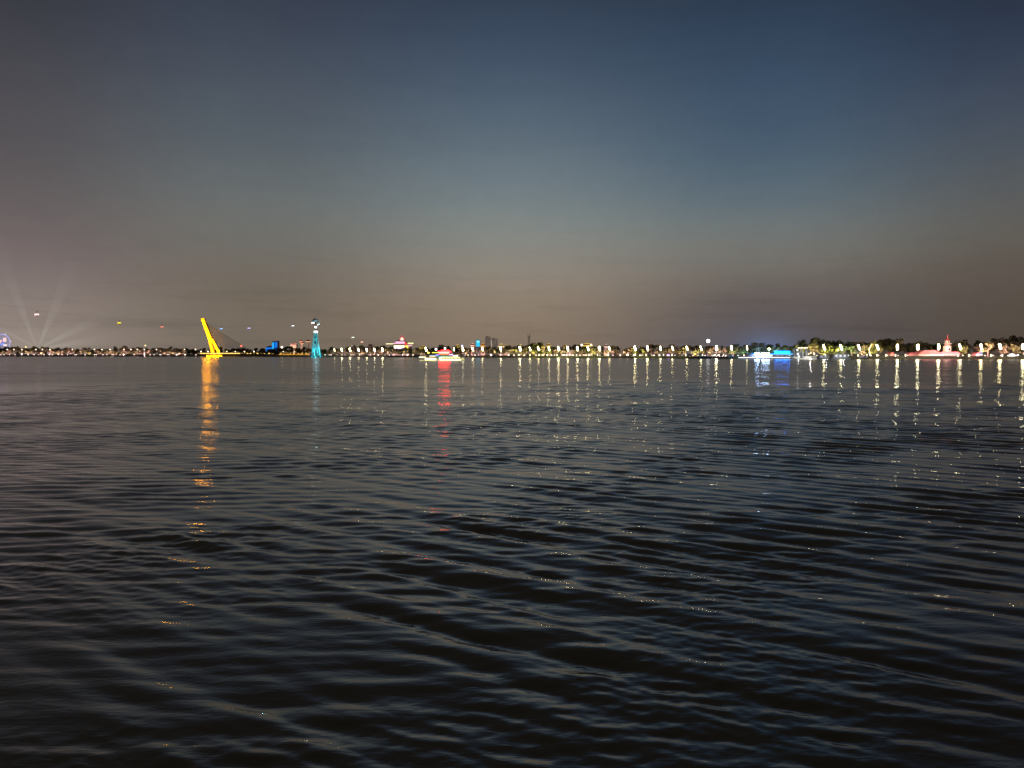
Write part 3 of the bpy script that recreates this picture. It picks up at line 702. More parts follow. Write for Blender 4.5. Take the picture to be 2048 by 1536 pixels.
MB().box((0, 0, .15), (18, 3.4, .7)).build('hull', M_dark, fp)
for i in range(3):
    o = MB().box((-6+6*i, 1, .85), (1.2, .6, 1.1)).build('lamp_housing', M_dark, fp)
    MB().lathe((-6+6*i, .4, .5), [(.2, 0), (.4, .2), (.4, .5), (.2, .7)], 10).build('lens', emit((.02, .5, .8), 4), o)
bs = thing('tower_pier', (X(632, d), d, 0), 'dark stone pier carrying the teal ropeway tower', 'pier')
MB().box((0, 0, -.2), (23*k, 20, 2.38), taper=.93).build('block', M_stone, bs)
# cable: from the tower head towards the near bank, off to the left, sagging; and back down behind the trees
xs = lambda y: -(270+(1060-y)*.0696)
_c = [(1060, 49.3), (970, 40.2), (835, 32.6), (768, 30.0), (654, 27.9), (592, 28.6), (500, 30.8), (400, 36), (300, 44)]
def cz(y): return float(np.interp(y, [a for a, b in _c][::-1], [b for a, b in _c][::-1]))
pts = [(xs(y)+0*y, y, cz(y)+1.6) for y in np.linspace(1060, 300, 40)]
pts = [tuple(W(636, 643, d-.5))] + pts[1:]
tag(MB().path(pts, .022, 5).build('ropeway_cable', M_dark), 'thin dark ropeway cable sagging over the river left of the teal tower', 'cable')
e2 = W(742, 693, 1240); p0 = W(637, 643, d+1.5)
tag(MB().path([p0.lerp(e2, f)-Vector((0, 0, 7*math.sin(math.pi*f))) for f in np.linspace(0, 1, 14)], .03, 5).build('ropeway_cable', M_dark), 'thin dark ropeway cable dropping from the teal tower behind the promenade trees', 'cable')
def cabin(px, py, dep, col, st, s, label):
    p = W(px, py, dep)
    t = thing('cable_car_cabin', (p.x, dep, p.z-1.2), label, 'cable car', 'lit cable car cabins on the ropeway')
    MB().lathe((0, 0, 0), [(.7*s, 0), (1.05*s, .25*s), (1.15*s, 1.2*s), (.9*s, 1.9*s), (.3*s, 2.1*s)], 12, sy=.9).build('body', M_white, t, smooth=True)
    mb = MB()
    for a in range(4):
        an = a*math.pi/2+.4; mb.box((1.02*s*math.cos(an), .95*s*math.sin(an), 1.0*s), (.42*s, 1.2*s, 1.05*s), rz=an)
    mb.build('lit_window', emit(col, st), t)
    MB().tube((-.9*s, 0, .1*s), (-1.9*s, -.2, .0), .28*s, .12*s, 8).build('tail_light', emit((min(1, col[0]+.1), col[1]*.5, col[2]*.5) if col[0] > .7 else (col[0]*.4, col[1]*.5, 1), st*.55), t)
    MB().tube((0, 0, 2.1*s), (.2, 0, 3.1*s), .08, .08, 6).box((.2, 0, 3.1*s), (.9, .2, .25)).build('hanger', M_dark, t)
for a in ((73.5, 628, 500, (1, .62, .62), 2.2, .90, 'large pink-white cable car cabin, highest over the ferris wheel end'), (238.5, 645, 592, (1, .80, .08), 1.5, .95, 'yellow cable car cabin above the left bank trees'), (324, 653, 654, (1, .32, .22), 1.4, .9, 'red cable car cabin left of the yellow pylon'),
          (442.5, 657, 768, (.35, .60, 1), 1.6, 1.0, 'pale blue cable car cabin just right of the yellow pylon'), (498, 656, 835, (.62, .55, 1), 1.6, 1.05, 'lilac cable car cabin midway from yellow pylon to teal tower'), (586, 651.3, 970, (.85, .95, 1), 2.0, 1.1, 'small white cable car cabin near the teal tower'),
          (626, 646, 1045, (1, .97, .95), 2.5, 1.5, 'bright white cable car cabin docking at the teal tower head'), (706, 675, 1150, (.85, .95, .85), 1.6, 1.4, 'white cable car cabin over the trees right of the teal tower'), (724, 684, 1195, (1, .55, .42), 1.8, 1.3, 'small reddish cable car cabin low over the promenade trees')): cabin(*a)
d = 1235; t = building('ropeway_station', 708, d, 'flat white-lit station roof above the promenade trees')
z = lz(691.5, d); MB().box((0, 0, z/2), (4, 6, z)).build('wall', M_grey, t); MB().box((0, 0, z+.35), (6.5*d/FPX, 8, .7)).build('roof', M_white, t); MB().box((0, -4.2, z+.25), (6*d/FPX, .3, .8)).build('light_strip', emit((1, 1, .8), 3), t)

# ------------------------------------------------------------------ glowing tiered pavilion
d = D(802)+85; k = d/FPX
t = building('tiered_pavilion', 802, d, 'tiered pavilion outlined in white, pink and yellow neon under a red dome', 'pavilion')
P = lambda px, py: (lx(px, d, t), lz(py, d))
def strip(name, a, b, y, hh, col, st, dy, dep=.4):
    x0, z = P(a, y); x1, _ = P(b, y); return MB().box(((x0+x1)/2, dy, z), (x1-x0, dep, hh*k)).build(name, emit(col, st), t)
x0, z1 = P(787, 690.5); x1, _ = P(822, 690.5)
MB().box(((x0+x1)/2, 0, z1/2), (x1-x0, 18, z1)).build('wall', M_cream, t)
mb = MB(); zz = P(0, 687.6)[1]; w = P(829, 0)[0]-P(775, 0)[0]
MB().hip((P(802, 0)[0], 0, zz-1.2), w, 23, 3.4, .45, .3).build('roof', M_redroof, t)
x0, zb = P(793.5, 686); x1, zt_ = P(811, 682.6)
MB().box(((x0+x1)/2, 0, (zb+zt_)/2-.3), (x1-x0, 12, zt_-zb+.8)).build('upper_storey', M_cream, t)
MB().hip(((x0+x1)/2, 0, zt_), (x1-x0)+1.5, 14, 1.6, .5, .2).build('upper_roof', M_redroof, t)
xc = P(804.8, 0)[0]; za = P(0, 682.2)[1]; zb2 = P(0, 672)[1]; hh = zb2-za
dm = MB().lathe((xc, 0, za), [(4.6*k, 0), (4.4*k, hh*.35), (3.6*k, hh*.62), (2.0*k, hh*.85), (.5*k, hh*.97), (.1, hh*1.05)], 20).build('dome', M_redroof, t, smooth=True)
MB().prism([(xc-3.3*k, za+.3), (xc+3.3*k, za+.3), (xc+2.7*k, za+hh*.5), (xc+1.2*k, za+hh*.72), (xc-1.2*k, za+hh*.72), (xc-2.7*k, za+hh*.5)], -4.7*k, -4.2*k).build('lit_arch', emit((1, .85, .68), 1.3), dm)
for s in (-1, 1): MB().path([(xc+s*4.7*k, -3.2, za), (xc+s*4.3*k, -3.2, za+hh*.4), (xc+s*2.6*k, -2.6, za+hh*.8), (xc, -1.4, zb2+.4)], .35, 6).build('neon_rib', emit((1, .12, .10), .9), dm)
strip('neon_strip', 790, 812, 693.2, 4.2, (.95, 1, .55), 1.9, -9.4); strip('neon_strip', 791, 805.5, 696.6, 1.5, (.95, .75, 1), 1.8, -9.5); strip('neon_strip', 807, 815, 697, 1.4, (.45, .25, 1), 1.1, -9.5)
strip('neon_strip', 775, 789, 688, 1.3, (1, .95, .50), 1.8, -11.7); strip('neon_strip', 789, 812, 686.8, 2.0, (1, .55, .75), 1.2, -11.8); strip('neon_strip', 818, 829, 687, 2.2, (.95, 1, .40), 1.7, -11.7); strip('neon_strip', 816, 826, 691.5, 2.0, (1, .50, .75), 1.1, -9.6)
strip('neon_strip', 793, 811, 684.4, 2.2, (1, .58, .85), 1.2, -6.3)
mb = MB().path([(*P(812, 685)[:1], -12.2, P(0, 685)[1]), (P(816, 0)[0], -12.2, P(0, 689)[1]), (P(813, 0)[0], -12.2, P(0, 692)[1]), (P(818, 0)[0], -12.2, P(0, 695)[1])], .9, 8); mb.build('neon_dragon_tube', emit((1, .08, .06), 1.3), t)
MB().ball((P(816, 0)[0], -12.4, P(0, 694)[1]), 2.0, 10).build('neon_star', emit((1, .70, .08), 1.8), t)
for s in (778, 785, 822, 827): 
    x0, z = P(s, 686); MB().tube((x0, -11, z), (x0, -11, z+1.8), .5, .1, 6).build('finial', M_goldroof, t)

# ------------------------------------------------------------------ cruise boat
d = 486; k = d/FPX
t = thing('cruise_boat', (X(882, d), d, 0), 'cruise boat outlined in yellow neon with a red-lit canopy', 'boat')
Q = lambda px, py: (X(px, d)-t.location.x, Z(py, d))
hull = []
def hullm():
    mb = MB(); st = [(838, 713.4, .6, 715), (845, 714.2, 1.6, 718), (852, 715, 2.4, 720.2), (872, 715.6, 3.0, 720.8), (915, 715.8, 3.0, 720.8), (922, 716.2, 2.6, 720.4), (928.5, 717.6, 1.6, 719.6)]
    rings = []
    for (px, top, hw, bot) in st:
        x, zt = Q(px, top); zb = min(Q(px, bot)[1], zt-.25)
        rings.append([(x, -hw, zt), (x, hw, zt), (x, hw*.72, (zt+zb)/2), (x, hw*.45, zb), (x, -hw*.45, zb), (x, -hw*.72, (zt+zb)/2)])
    vs = [p for r in rings for p in r]; fs = []
    for i in range(len(rings)-1):
        for j in range(6): fs.append((i*6+j, i*6+(j+1) % 6, i*6+6+(j+1) % 6, i*6+6+j))
    fs += [tuple(range(5, -1, -1)), tuple(range(len(vs)-6, len(vs)))]
    return mb._add(vs, fs)
hullm().build('hull', M_white, t)
def bar(name, a, b, y, h, col, st, dy, dep=.16):
    x0, z0 = Q(a, y); x1, _ = Q(b, y); return MB().box(((x0+x1)/2, dy, z0), (x1-x0, dep, h*k)).build(name, emit(col, st), t)
def cab(name, a, b, y0, y1, hw, m, tp=.96):
    x0, zt = Q(a, y0); x1, zb = Q(b, y1); return MB().box(((x0+x1)/2, 0, (zt+zb)/2), (x1-x0, 2*hw, zt-zb), taper=tp).build(name, m, t)
YN, WN = (1, .88, .25), (1, .95, .72)
bar('neon_strip', 839, 852, 714.2, 1.7, WN, 2.2, -1.75); bar('neon_strip', 851, 873, 718.2, 1.9, (1, .9, .45), 5, -3.05)
bar('neon_strip', 882, 922, 719.3, 1.3, (1, .9, .45), 5, -3.06); bar('neon_strip', 840, 926, 720.5, .5, YN, 1.8, -2.6); bar('neon_strip', 882, 921, 714.4, 1.0, (.92, 1, .45), 2.2, -3.08); bar('neon_strip', 919, 928, 718.2, .6, YN, 2, -2.5)
mc = cab('main_cabin', 858, 917, 710.6, 715.7, 2.6, M_white)
for a in (884.5, 890, 895.5, 901, 906.5):
    x0, z = Q(a, 716.7); MB().box((x0+.45, -3.09, z), (.85, .14, .5)).build('porthole', M_glassd, mc)
bar('lit_window', 879, 884, 716.8, 3.6, (.95, 1, .9), 2.0, -3.08).parent = mc; bar('lit_window', 860, 872, 713, 1.8, (1, .72, .35), 1.2, -2.62).parent = mc; bar('lit_window', 886, 910, 716.9, 1.0, (1, .9, .35), 1.6, -3.04, .1).parent = mc
bar('neon_strip', 860, 876, 711.4, 1.0, (.45, .65, 1), 1.5, -2.64); bar('neon_strip', 876, 900, 711.8, .9, (.02, .60, .35), .6, -2.64); bar('neon_strip', 876, 899, 713.0, .7, (.25, .9, .75), .7, -2.66)
cab('upper_deck', 864, 905, 709.9, 710.6, 2.9, M_white, 1)
for a in (866, 872, 879, 886, 893, 899): 
    x0, zt = Q(a, 706); MB().tube((x0, -2.3, Q(a, 710)[1]), (x0, -2.3, zt), .07, .07, 6).tube((x0, 2.3, Q(a, 710)[1]), (x0, 2.3, zt), .07, .07, 6).build('canopy_post', M_white, t)
M_red = solid('red canopy cloth', (.55, .05, .04), .6, var=.2)
x0, z0 = Q(863, 706.6); x1, z1 = Q(877, 704.3); x2, z2 = Q(884, 700.2); x3, z3 = Q(898, 699.8); x4, z4 = Q(903, 704.5)
MB().prism([(x0, z0), (x4, z4-.25), (x4, z4), (x3, z3), (x2, z2), (x1, z1), (x0, z0+.22)], -2.7, 2.7).build('canopy', M_red, t)
bar('neon_strip', 865, 879, 705.3, 1.4, (.85, .95, .08), 1.8, -2.8); bar('neon_strip', 879, 899, 705.8, 2.6, (1, .10, .08), 11, -2.82); bar('neon_strip', 877, 902, 703.6, 2.0, (1, .008, .008), 55, -2.8); bar('neon_strip', 883, 899, 701.2, 1.6, (1, .008, .008), 38, -2.8); bar('neon_strip', 880, 898, 708.8, 1.4, (1, .10, .04), 4, -2.5)
bar('neon_strip', 899, 906, 709.6, 2.0, (.75, .35, 1), 4, -2.4); bar('neon_strip', 907, 916, 711.4, 1.8, WN, 2.4, -2.66); bar('neon_strip', 873, 879, 710, 1.8, (.16, .12, 1), 8, -2.3)
x0, z0 = Q(893, 700); MB().tube((x0, 0, z0), (x0, 0, z0+1.6), .06, .04, 6).build('mast', M_white, t)
for s in (-1, 1): MB().path([(Q(842, 0)[0], s*1.0, Q(0, 713)[1]), (Q(842, 0)[0], s*1.0, Q(0, 711.2)[1]), (Q(857, 0)[0], s*2.3, Q(0, 711.8)[1])], .05, 5).build('railing', M_white, t)

# ------------------------------------------------------------------ blue billboard, lit roofs, far towers, mast
d = D(956)+60; t = thing('billboard', (X(956, d), d, 2.4), 'tall glowing sky-blue billboard screen above the trees', 'billboard'); k = d/FPX
z0, z1 = lz(695, d), lz(680.5, d)
for s in (-1, 1): MB().box((s*2.6*k, .6, z0/2), (.5, .5, z0)).build('post', M_pole, t)
MB().box((0, .5, (z0+z1)/2), (8.4*k, .8, z1-z0+.6)).build('frame', M_dark, t)
sc = MB().box((0, 0, z0+(z1-z0)*.56), (7.2*k, .18, (z1-z0)*.86)).build('screen', emit((.03, .55, .95), 1.15), t); MB().box((.2*k, -.12, z0+(z1-z0)*.8), (5*k, .06, (z1-z0)*.22)).build('screen_band', emit((.30, .85, 1), 1.3), sc)
def lit_roof(px, py, w, label, roofc, col, st, dd=70, pyb=None, flare=.3, strip_h=1.2):
    d = D(px)+dd; k = d/FPX; z = lz(py+1.5, d)
    t = building('pavilion_house', px, d, label)
    MB().box((0, 0, z/2), (w*k*.86, 9, z)).build('wall', M_cream, t)
    rf = MB().hip((0, 0, z), w*k, 11, 2.6*k+1.0, .5, flare).build('roof', roofc, t)
    MB().box((0, -5.7, z+.1), (w*k*.96, .3, strip_h*k)).build('light_strip', emit(col, st), rf)
    MB().box((0, -2.0, z+2.6*k+1.2), (w*k*.5, .4, .5)).build('ridge_light', emit(col, st*.7), rf)
    return t
GO, OR2 = (1, .72, .14), (1, .50, .05)
for a in ((846, 695, 13, 'low house with a dim gold eave left of the cruise boat', M_goldroof, GO, .9), (915.5, 693, 9, 'house with a yellow-lit roof above the cruise boat stern', M_goldroof, GO, 1.3), (945.5, 690, 8, 'pink-lit gabled house left of the blue billboard', M_pinkwall, (1, .55, .42), 1.6), (966, 690.5, 10, 'orange-lit domed house right of the blue billboard', M_goldroof, OR2, 1.2),
          (1002.5, 691.5, 12, 'gold-roofed house at the foot of the far grey towers', M_goldroof, (1, .82, .35), 1.5), (1014, 694, 12, 'lower gold-eaved house next to the far grey towers', M_goldroof, GO, 1.1), (1041, 692.5, 6, 'small gold-roofed kiosk left of the lattice mast', M_goldroof, (1, .85, .25), 1.5), (1085, 693, 10, 'low gold-eaved wing right of the lattice mast', M_goldroof, GO, 1.5), (1097, 690.8, 10, 'gold-lit hipped roof right of the lattice mast', M_goldroof, GO, 1.2),
          (1130, 693, 9, 'dim gold-ridged roof behind the grass bank lamps', M_goldroof, GO, .6), (1174, 690.3, 22, 'long house with a gold ridge and two bright end lamps', M_goldroof, GO, 1.3), (1212, 692, 12, 'dim white-lit roof near the end of the grass bank', M_pinkwall, (1, .9, .75), .8)): lit_roof(*a)
d = D(1174)+66
for px_ in (1163.5, 1182): mast_lamp(px_, 690, d, (1, .85, .5), 4, 1.1, 'globe_lamp', 'bright lamp at the %s end of the long gold ridge' % ('west' if px_ < 1170 else 'east'))
d = 2600; k = d/FPX
for a, b, tp, lb, nw in ((970.5, 981, 673.5, 'taller of two far grey apartment towers', 3), (982.5, 995, 677.5, 'shorter of two far grey apartment towers with lit windows', 10)):
    t = building('apartment_tower', (a+b)/2, d, lb); h = lz(tp, d); w = (b-a)*k
    wl = MB().box((0, 0, h/2), (w, 16, h)).build('wall', M_tower, t); MB().box((-w*.15, 0, h+1.2), (w*.4, 8, 2.4)).build('roof_house', M_tower, t)
    g = random.Random(int(a))
    if nw > 5: MB().box((-w*.5+.9, -8.15, h*.62), (1.2, .3, h*.55)).build('stair_light', emit((1, .9, .75), .8), wl)
    for i in range(nw*3):
        r_, c_ = g.randrange(12), g.randrange(6)
        o = MB().box((-w*.36+c_*w*.145, -8.1, h*(.50+.04*r_)), (w*.07, .2, h*.022)).build('window', emit((1, .80, .55), .30) if g.random() < .8 else M_glassd, wl)
lamp('SPOT', (X(983, 2400), 2380, 6), (X(983, 2600), 2600, 40), (1, .86, .72), 420000, None, 60)  # added lamp without a visible source, lifts the far towers in place of haze
d = D(1058)+110; t = thing('lattice_mast', (X(1058, d), d, 2.4), 'dark lattice mast rising out of the rounded trees', 'mast'); k = d/FPX
h = lz(667, d); mb = MB()
for sx, sy in ((-1, -1), (1, -1), (1, 1), (-1, 1)): mb.tube((sx*1.8, sy*1.8, 0), (sx*.55, sy*.55, h*.86), .22, .16, 6)
mb.build('leg', M_dark, t); mb = MB()
for i in range(12):
    z0, z1 = h*.86*i/12, h*.86*(i+1)/12; w0, w1 = 1.8-1.25*i/12, 1.8-1.25*(i+1)/12
    for s in (-1, 1): mb.tube((s*w0, -w0, z0), (-s*w1, -w1, z1), .1, .1, 5); mb.tube((s*w0, w0, z0), (-s*w1, w1, z1), .1, .1, 5)
mb.build('bracing', M_dark, t)
for f in (.62, .74, .86): MB().box((0, 0, h*f), (2.6-1.2*f, 2.6-1.2*f, .4)).build('platform', M_dark, t)
for s, f in ((-1, .90), (1, .84), (-1, .80), (1, .93)): MB().tube((s*.4, 0, h*f-2), (s*1.5, 0, h*f), .12, .08, 6).tube((s*1.5, 0, h*f-.8), (s*1.5, 0, h*f+1.8), .16, .16, 6).build('antenna', M_dark, t)
MB().tube((0, 0, h*.86), (0, 0, h*1.02), .22, .1, 6).build('spire', M_dark, t)
d = D(1213)+30; t = building('pier_hall', 1135, D(1135)+46, 'white-lit glazed hall behind the grass bank'); d = D(1135)+46; k = d/FPX; z = lz(701.5, d)
MB().box((0, 0, z/2), (22*k, 8, z)).build('wall', M_grey, t); MB().box((0, 0, z+.25), (23*k, 9, .5)).build('roof', M_grey, t)
for i, y in enumerate((703, 706, 709.5)): MB().box((random.uniform(-1, 1)*k, -4.12, lz(y, d)), ((17-i*2)*k, .2, 1.0*k)).build('window', emit((1, .68, .52), .4), t)

# ------------------------------------------------------------------ pontoons and small boats before the neon barge
def moored(px0, px1, dep, ytop, label, col, st, hullm_=M_dark, n=3, ht=1.1, lit=True, name='moored_boat'):
    k = dep/FPX; xc = X((px0+px1)/2, dep); w = (px1-px0)*k
    t = thing(name, (xc, dep, 0), label, 'boat', 'boats moored along the far bank')
    h = max(1.3, Z(ytop, dep))
    pr = [(-w/2, ht), (w/2, ht), (w/2-.8, .0), (w/2-1.2, -.4), (-w/2+1.2, -.4), (-w/2+.6, .0)]
    MB().prism(pr, -2.0, 2.0).build('hull', hullm_, t)
    MB().box((0, 0, ht+(h-ht)*.45), (w*.72, 3.2, (h-ht)*.9), taper=.95).build('cabin', hullm_ if hullm_ is M_dark else M_white, t)
    MB().box((0, 0, ht+(h-ht)*.95), (w*.78, 3.6, .18)).build('roof', M_grey, t)
    for i in range(n):
        x = -w*.32+w*.64*(i+.5)/n
        MB().box((x, -1.66, ht+(h-ht)*.52), (w*.64/n*.7, .1, (h-ht)*.38)).build('window', emit(col, st) if (lit and i % 2 == 0) else M_glassd, t)
    return t
moored(1374, 1392, 664, 712.2, 'dark pontoon with warm slanting lights at the end of the grass slope', (1, .70, .35), 1.6, n=4, ht=1.6)
moored(1392, 1424, 660, 712.0, 'long dark pontoon under the white globe', (.55, .7, .8), .5, n=5, ht=1.5)
moored(1425, 1457, 655, 711.5, 'dark pontoon with a row of pink-white lamps', (1, .78, .72), 2.6, n=7, ht=1.5)
moored(1456, 1467, 648, 710.8, 'small bluish boat beside the neon barge', (.3, .5, 1), .9, n=3, ht=1.3)
# neon restaurant barge
d = 628; k = d/FPX
t = thing('restaurant_barge', (X(1529, d), d, 0), 'long restaurant barge with white light boxes and a cyan neon sign', 'barge')
B = lambda px, py: (X(px, d)-t.location.x, Z(py, d))
def bbar(name, a, b, y, h, col, st, dy, dep=.2):
    x0, z0 = B(a, y); x1, _ = B(b, y); return MB().box(((x0+x1)/2, dy, z0), (x1-x0, dep, h*k)).build(name, emit(col, st), t)
x0, x1 = B(1472, 0)[0], B(1586, 0)[0]
MB().prism([(x0, 1.15), (x1, 1.15), (x1-.6, -.4), (x0+1.6, -.4)], -5, 5).build('hull', solid('navy hull paint', (.02, .03, .08), .5), t)
bbar('light_strip', 1473, 1584, 715.1, 1.5, (.85, .88, 1), 1.9, -5.15)
z0, z1 = 1.15, B(0, 708.2)[1]
MB().box((B(1532, 0)[0], .6, (z0+z1)/2), (B(1581, 0)[0]-B(1500, 0)[0], 7, z1-z0)).build('cabin', M_grey, t)
for i in range(12):
    p = 1502+i*6.6; MB().box((B(p, 0)[0], -4.3, (z0+z1)/2), (.25, .25, z1-z0)).build('post', M_white, t)
for i, (p, c) in enumerate(((1508, (1, .8, .6)), (1521, (.8, .85, 1)), (1540, (1, .95, .85)), (1553, (1, .8, .65)), (1562, (.9, .6, .7)), (1572, (.6, .75, .8)))):
    MB().box((B(p, 0)[0], -3.0, B(0, 711.2)[1]), (6*k, .12, 2.2*k)).build('window', emit(c, 2.2 if p == 1540 else .45), t)
MB().box((B(1540, 0)[0], 0, z1+.2), (B(1584, 0)[0]-B(1496, 0)[0], 9.4, .4)).build('roof', M_grey, t)
CYN = (.01, .22, 1)
bbar('neon_strip', 1498, 1507, 707.6, 1.5, CYN, 1.3, -4.9); bbar('neon_strip', 1534, 1583, 708.3, 1.5, (.10, .45, 1), 2.0, -4.92); bbar('neon_strip', 1500, 1583, 706.9, .5, CYN, 1.0, -4.85)
bbar('light_box', 1506, 1515, 708.2, 4.0, (.42, .62, 1), 85, -5.0, .5); bbar('light_box', 1519, 1526, 708.2, 3.8, (.42, .62, 1), 85, -5.0, .5); bbar('light_box', 1527, 1534, 708.0, 3.8, (.42, .62, 1), 85, -5.0, .5)
xa, za = B(1542, 707); xb, _ = B(1581, 707); zt_ = B(0, 700.5)[1]
arc = [(xa, za)] + [(xb, za)] + [((xa+xb)/2+(xb-xa)/2*math.cos(q), za+(zt_-za)*math.sin(q)**.7) for q in np.linspace(.12, math.pi-.12, 10)]
sb = MB().prism(arc, -3.4, -3.0).build('sign_board', solid('teal sign board', (.01, .06, .09), .5, var=.1), t)
for a, b in zip(arc[2:], arc[3:]): pass
MB().path([(x, -3.5, z) for x, z in arc[2:]], .14, 6).build('neon_tube', emit((.01, .30, .50), .8), sb)
fc = bpy.data.curves.new('sign', 'FONT'); fc.body = 'HARBIN'; fc.size = 1; fc.extrude = .06; fc.align_x = 'CENTER'; fc.offset = .018; fc.space_character = 1.08
so = bpy.data.objects.new('tmp', fc); COL.objects.link(so); bpy.context.view_layer.update()
me = bpy.data.meshes.new_from_object(so.evaluated_get(bpy.context.evaluated_depsgraph_get())); bpy.data.objects.remove(so)
co = [v.co.copy() for v in me.vertices]; wx = max(c.x for c in co)-min(c.x for c in co); hy = max(c.y for c in co)
for v in me.vertices: v.co = Vector((v.co.x*29.5*k/wx, -v.co.z, v.co.y*5.2*k/hy))
me.materials.clear(); me.materials.append(emit((.002, .17, 1.0), 45))
so = bpy.data.objects.new('sign_letters', me); COL.objects.link(so); so.parent = sb; so.location = (B(1561.3, 0)[0], -3.7, B(0, 707.7)[1])
lamp('SPOT', (t.location.x+8, d-4.6, 7.5), (t.location.x+8, d+40, 9), (.10, .45, 1), 60000, t, 140)
MB().tube((B(1519, 0)[0], 1, z1), (B(1518, 0)[0], 1, B(0, 693)[1]), .28, .08, 6).build('mast', M_grey, t)
# white ferry with a grey stage
d = 572; k = d/FPX
t = thing('ferry_boat', (X(1608, d), d, 0), 'white ferry with a grey lamp-topped stage deck beside the neon barge', 'boat')
F = lambda px, py: (X(px, d)-t.location.x, Z(py, d))
MB().prism([(F(1583, 0)[0], F(0, 713.8)[1]), (F(1591, 0)[0], F(0, 714)[1]), (F(1598, 0)[0], F(0, 716.2)[1]), (F(1631, 0)[0], F(0, 716.2)[1]), (F(1631.5, 0)[0], F(0, 718)[1]), (F(1630, 0)[0], -.4), (F(1598, 0)[0], -.4), (F(1592, 0)[0], F(0, 717.4)[1]), (F(1583, 0)[0], F(0, 715.8)[1])], -2.6, 2.6).build('hull', M_white, t)
MB().prism([(F(1605, 0)[0], F(0, 713)[1]), (F(1631, 0)[0], F(0, 711.5)[1]), (F(1631, 0)[0], F(0, 716.2)[1]), (F(1605, 0)[0], F(0, 716.2)[1])], -2.3, 2.3).build('bulwark', M_white, t)
MB().box((F(1624, 0)[0], -2.36, F(0, 714.4)[1]), (8*k, .1, .45)).build('window', M_glassd, t)
for p in (1588, 1595, 1603, 1612):
    MB().box((F(p, 0)[0], 0, (F(0, 697)[1]+F(0, 716)[1])/2), (.45, 3.4, F(0, 697)[1]-F(0, 716)[1])).build('stage_post', M_grey, t)
MB().box((F(1602.5, 0)[0], 0, F(0, 697)[1]), (20*k, 4, .6)).build('stage_roof', M_dark, t)
MB().box((F(1601, 0)[0], .6, F(0, 709)[1]), (14*k, .4, 11*k)).build('stage_screen', M_grey, t)
for i in range(7): MB().ball((F(1594.5+i*2.9, 0)[0], -1.9, F(0, 695.8)[1]), .34, 8).build('stage_lamp', emit((1, .85, .7), 4), t)
for p, y, c in ((1593.5, 708, (1, 1, 1)), (1596, 713, (.9, .95, 1)), (1592.5, 700, (.9, .95, 1))): MB().ball((F(p, 0)[0], -2.2, F(0, y)[1]), .5, 8).build('deck_lamp', emit(c, 4), t)
for p, y in ((1617, 708), (1621, 706), (1627.5, 706.5), (1628, 709)): MB().ball((F(p, 0)[0], -.5, F(0, y)[1]), .62, 8).build('deck_lamp', emit((1, .72, .45), 2.0), t)
MB().box((F(1622, 0)[0], 0, F(0, 711)[1]), (12*k, 2, .9)).build('planter', solid('box plants', (.05, .08, .03), .9), t)
lamp('POINT', (t.location.x+2, d-7, 4.0), None, (1, .95, .88), 1500, t, radius=.3); lamp('POINT', (t.location.x-6, d-5, 3.0), None, (1, .97, .92), 500, t, radius=.3)
moored(1637, 1658, 606, 710.4, 'first grey-white ferry moored right of the white ferry', (.9, .9, 1), .9, M_grey, 4, 1.2)
moored(1662, 1701, 602, 708.6, 'long white-roofed ferry moored under the yellow globe lamp', (.95, .95, 1), 1.6, M_grey, 6, 1.4)
moored(1718, 1737, 598, 711.0, 'small lilac-grey boat moored below the leaning pale trunk', (.75, .75, 1), .7, M_grey, 3, 1.1)
for px_ in (1648, 1683): 
    q = W(px_, 714, 598); lamp('POINT', (q.x, 594, 4.2), None, (.85, .88, 1), 900, radius=.3)

# ------------------------------------------------------------------ pink house with turret, neighbours
d = D(1870)+32; k = d/FPX; zg = 2.3
t = thing('turreted_house', (X(1872, d), d, zg), 'pink floodlit house with red roofs and a white tiered turret', 'house')
H = lambda px, py: (X(px, d)-t.location.x, Z(py, d)-zg)
def blk(name, a, b, y0, y1, dep, m, dy=0, tp=1):
    x0, z1 = H(a, y0); x1, z0 = H(b, y1); z0 = max(0, z0); return MB().box(((x0+x1)/2, dy, (z0+z1)/2), (x1-x0, dep, z1-z0), taper=tp).build(name, m, t)
blk('wall', 1831, 1877, 708.5, 716, 9, M_pinkwall); blk('wall', 1877.2, 1912, 708, 716, 10, M_pinkwall, .6)
x0, z0 = H(1829, 708.4); x1, z1 = H(1879, 700.5)
MB().prism([(x0, z0), (x1, z0), (x1-.3*k, z0+1.2*k), (H(1864, 0)[0], z1), (H(1842, 0)[0], z1), (x0+4*k, z0+2.6*k)], -5.5, 5).build('roof', M_pinkroof, t)
x0, z0 = H(1876, 708); x1, z1 = H(1914, 703.3)
MB().prism([(x0, z0), (x1, z0), (x1-.5*k, z1-.6*k), (x1-5*k, z1), (x0, z1)], -5.2, 6).build('roof', M_pinkroof, t)
blk('awning', 1829, 1877, 709.2, 710.8, 1.6, M_white, -5.9)
for p in (1831, 1842, 1853, 1864, 1875): x0, z = H(p, 711); MB().tube((x0, -6.4, 0), (x0, -6.4, z), .16, .16, 8).build('column', M_white, t)
for p in (1836, 1847, 1858.5, 1869): x0, z = H(p, 713.2); MB().box((x0, -4.6, z), (3.6*k, .18, 3.2*k)).build('window', M_glassd if p != 1847 else emit((1, .7, .6), .5), t)
for p in (1883, 1891, 1899, 1906): x0, z = H(p, 712); MB().box((x0, -4.5, z), (3.6*k, .18, 3.2*k)).build('window', emit((1, .6, .6), .4), t)
xc = H(1895.5, 0)[0]
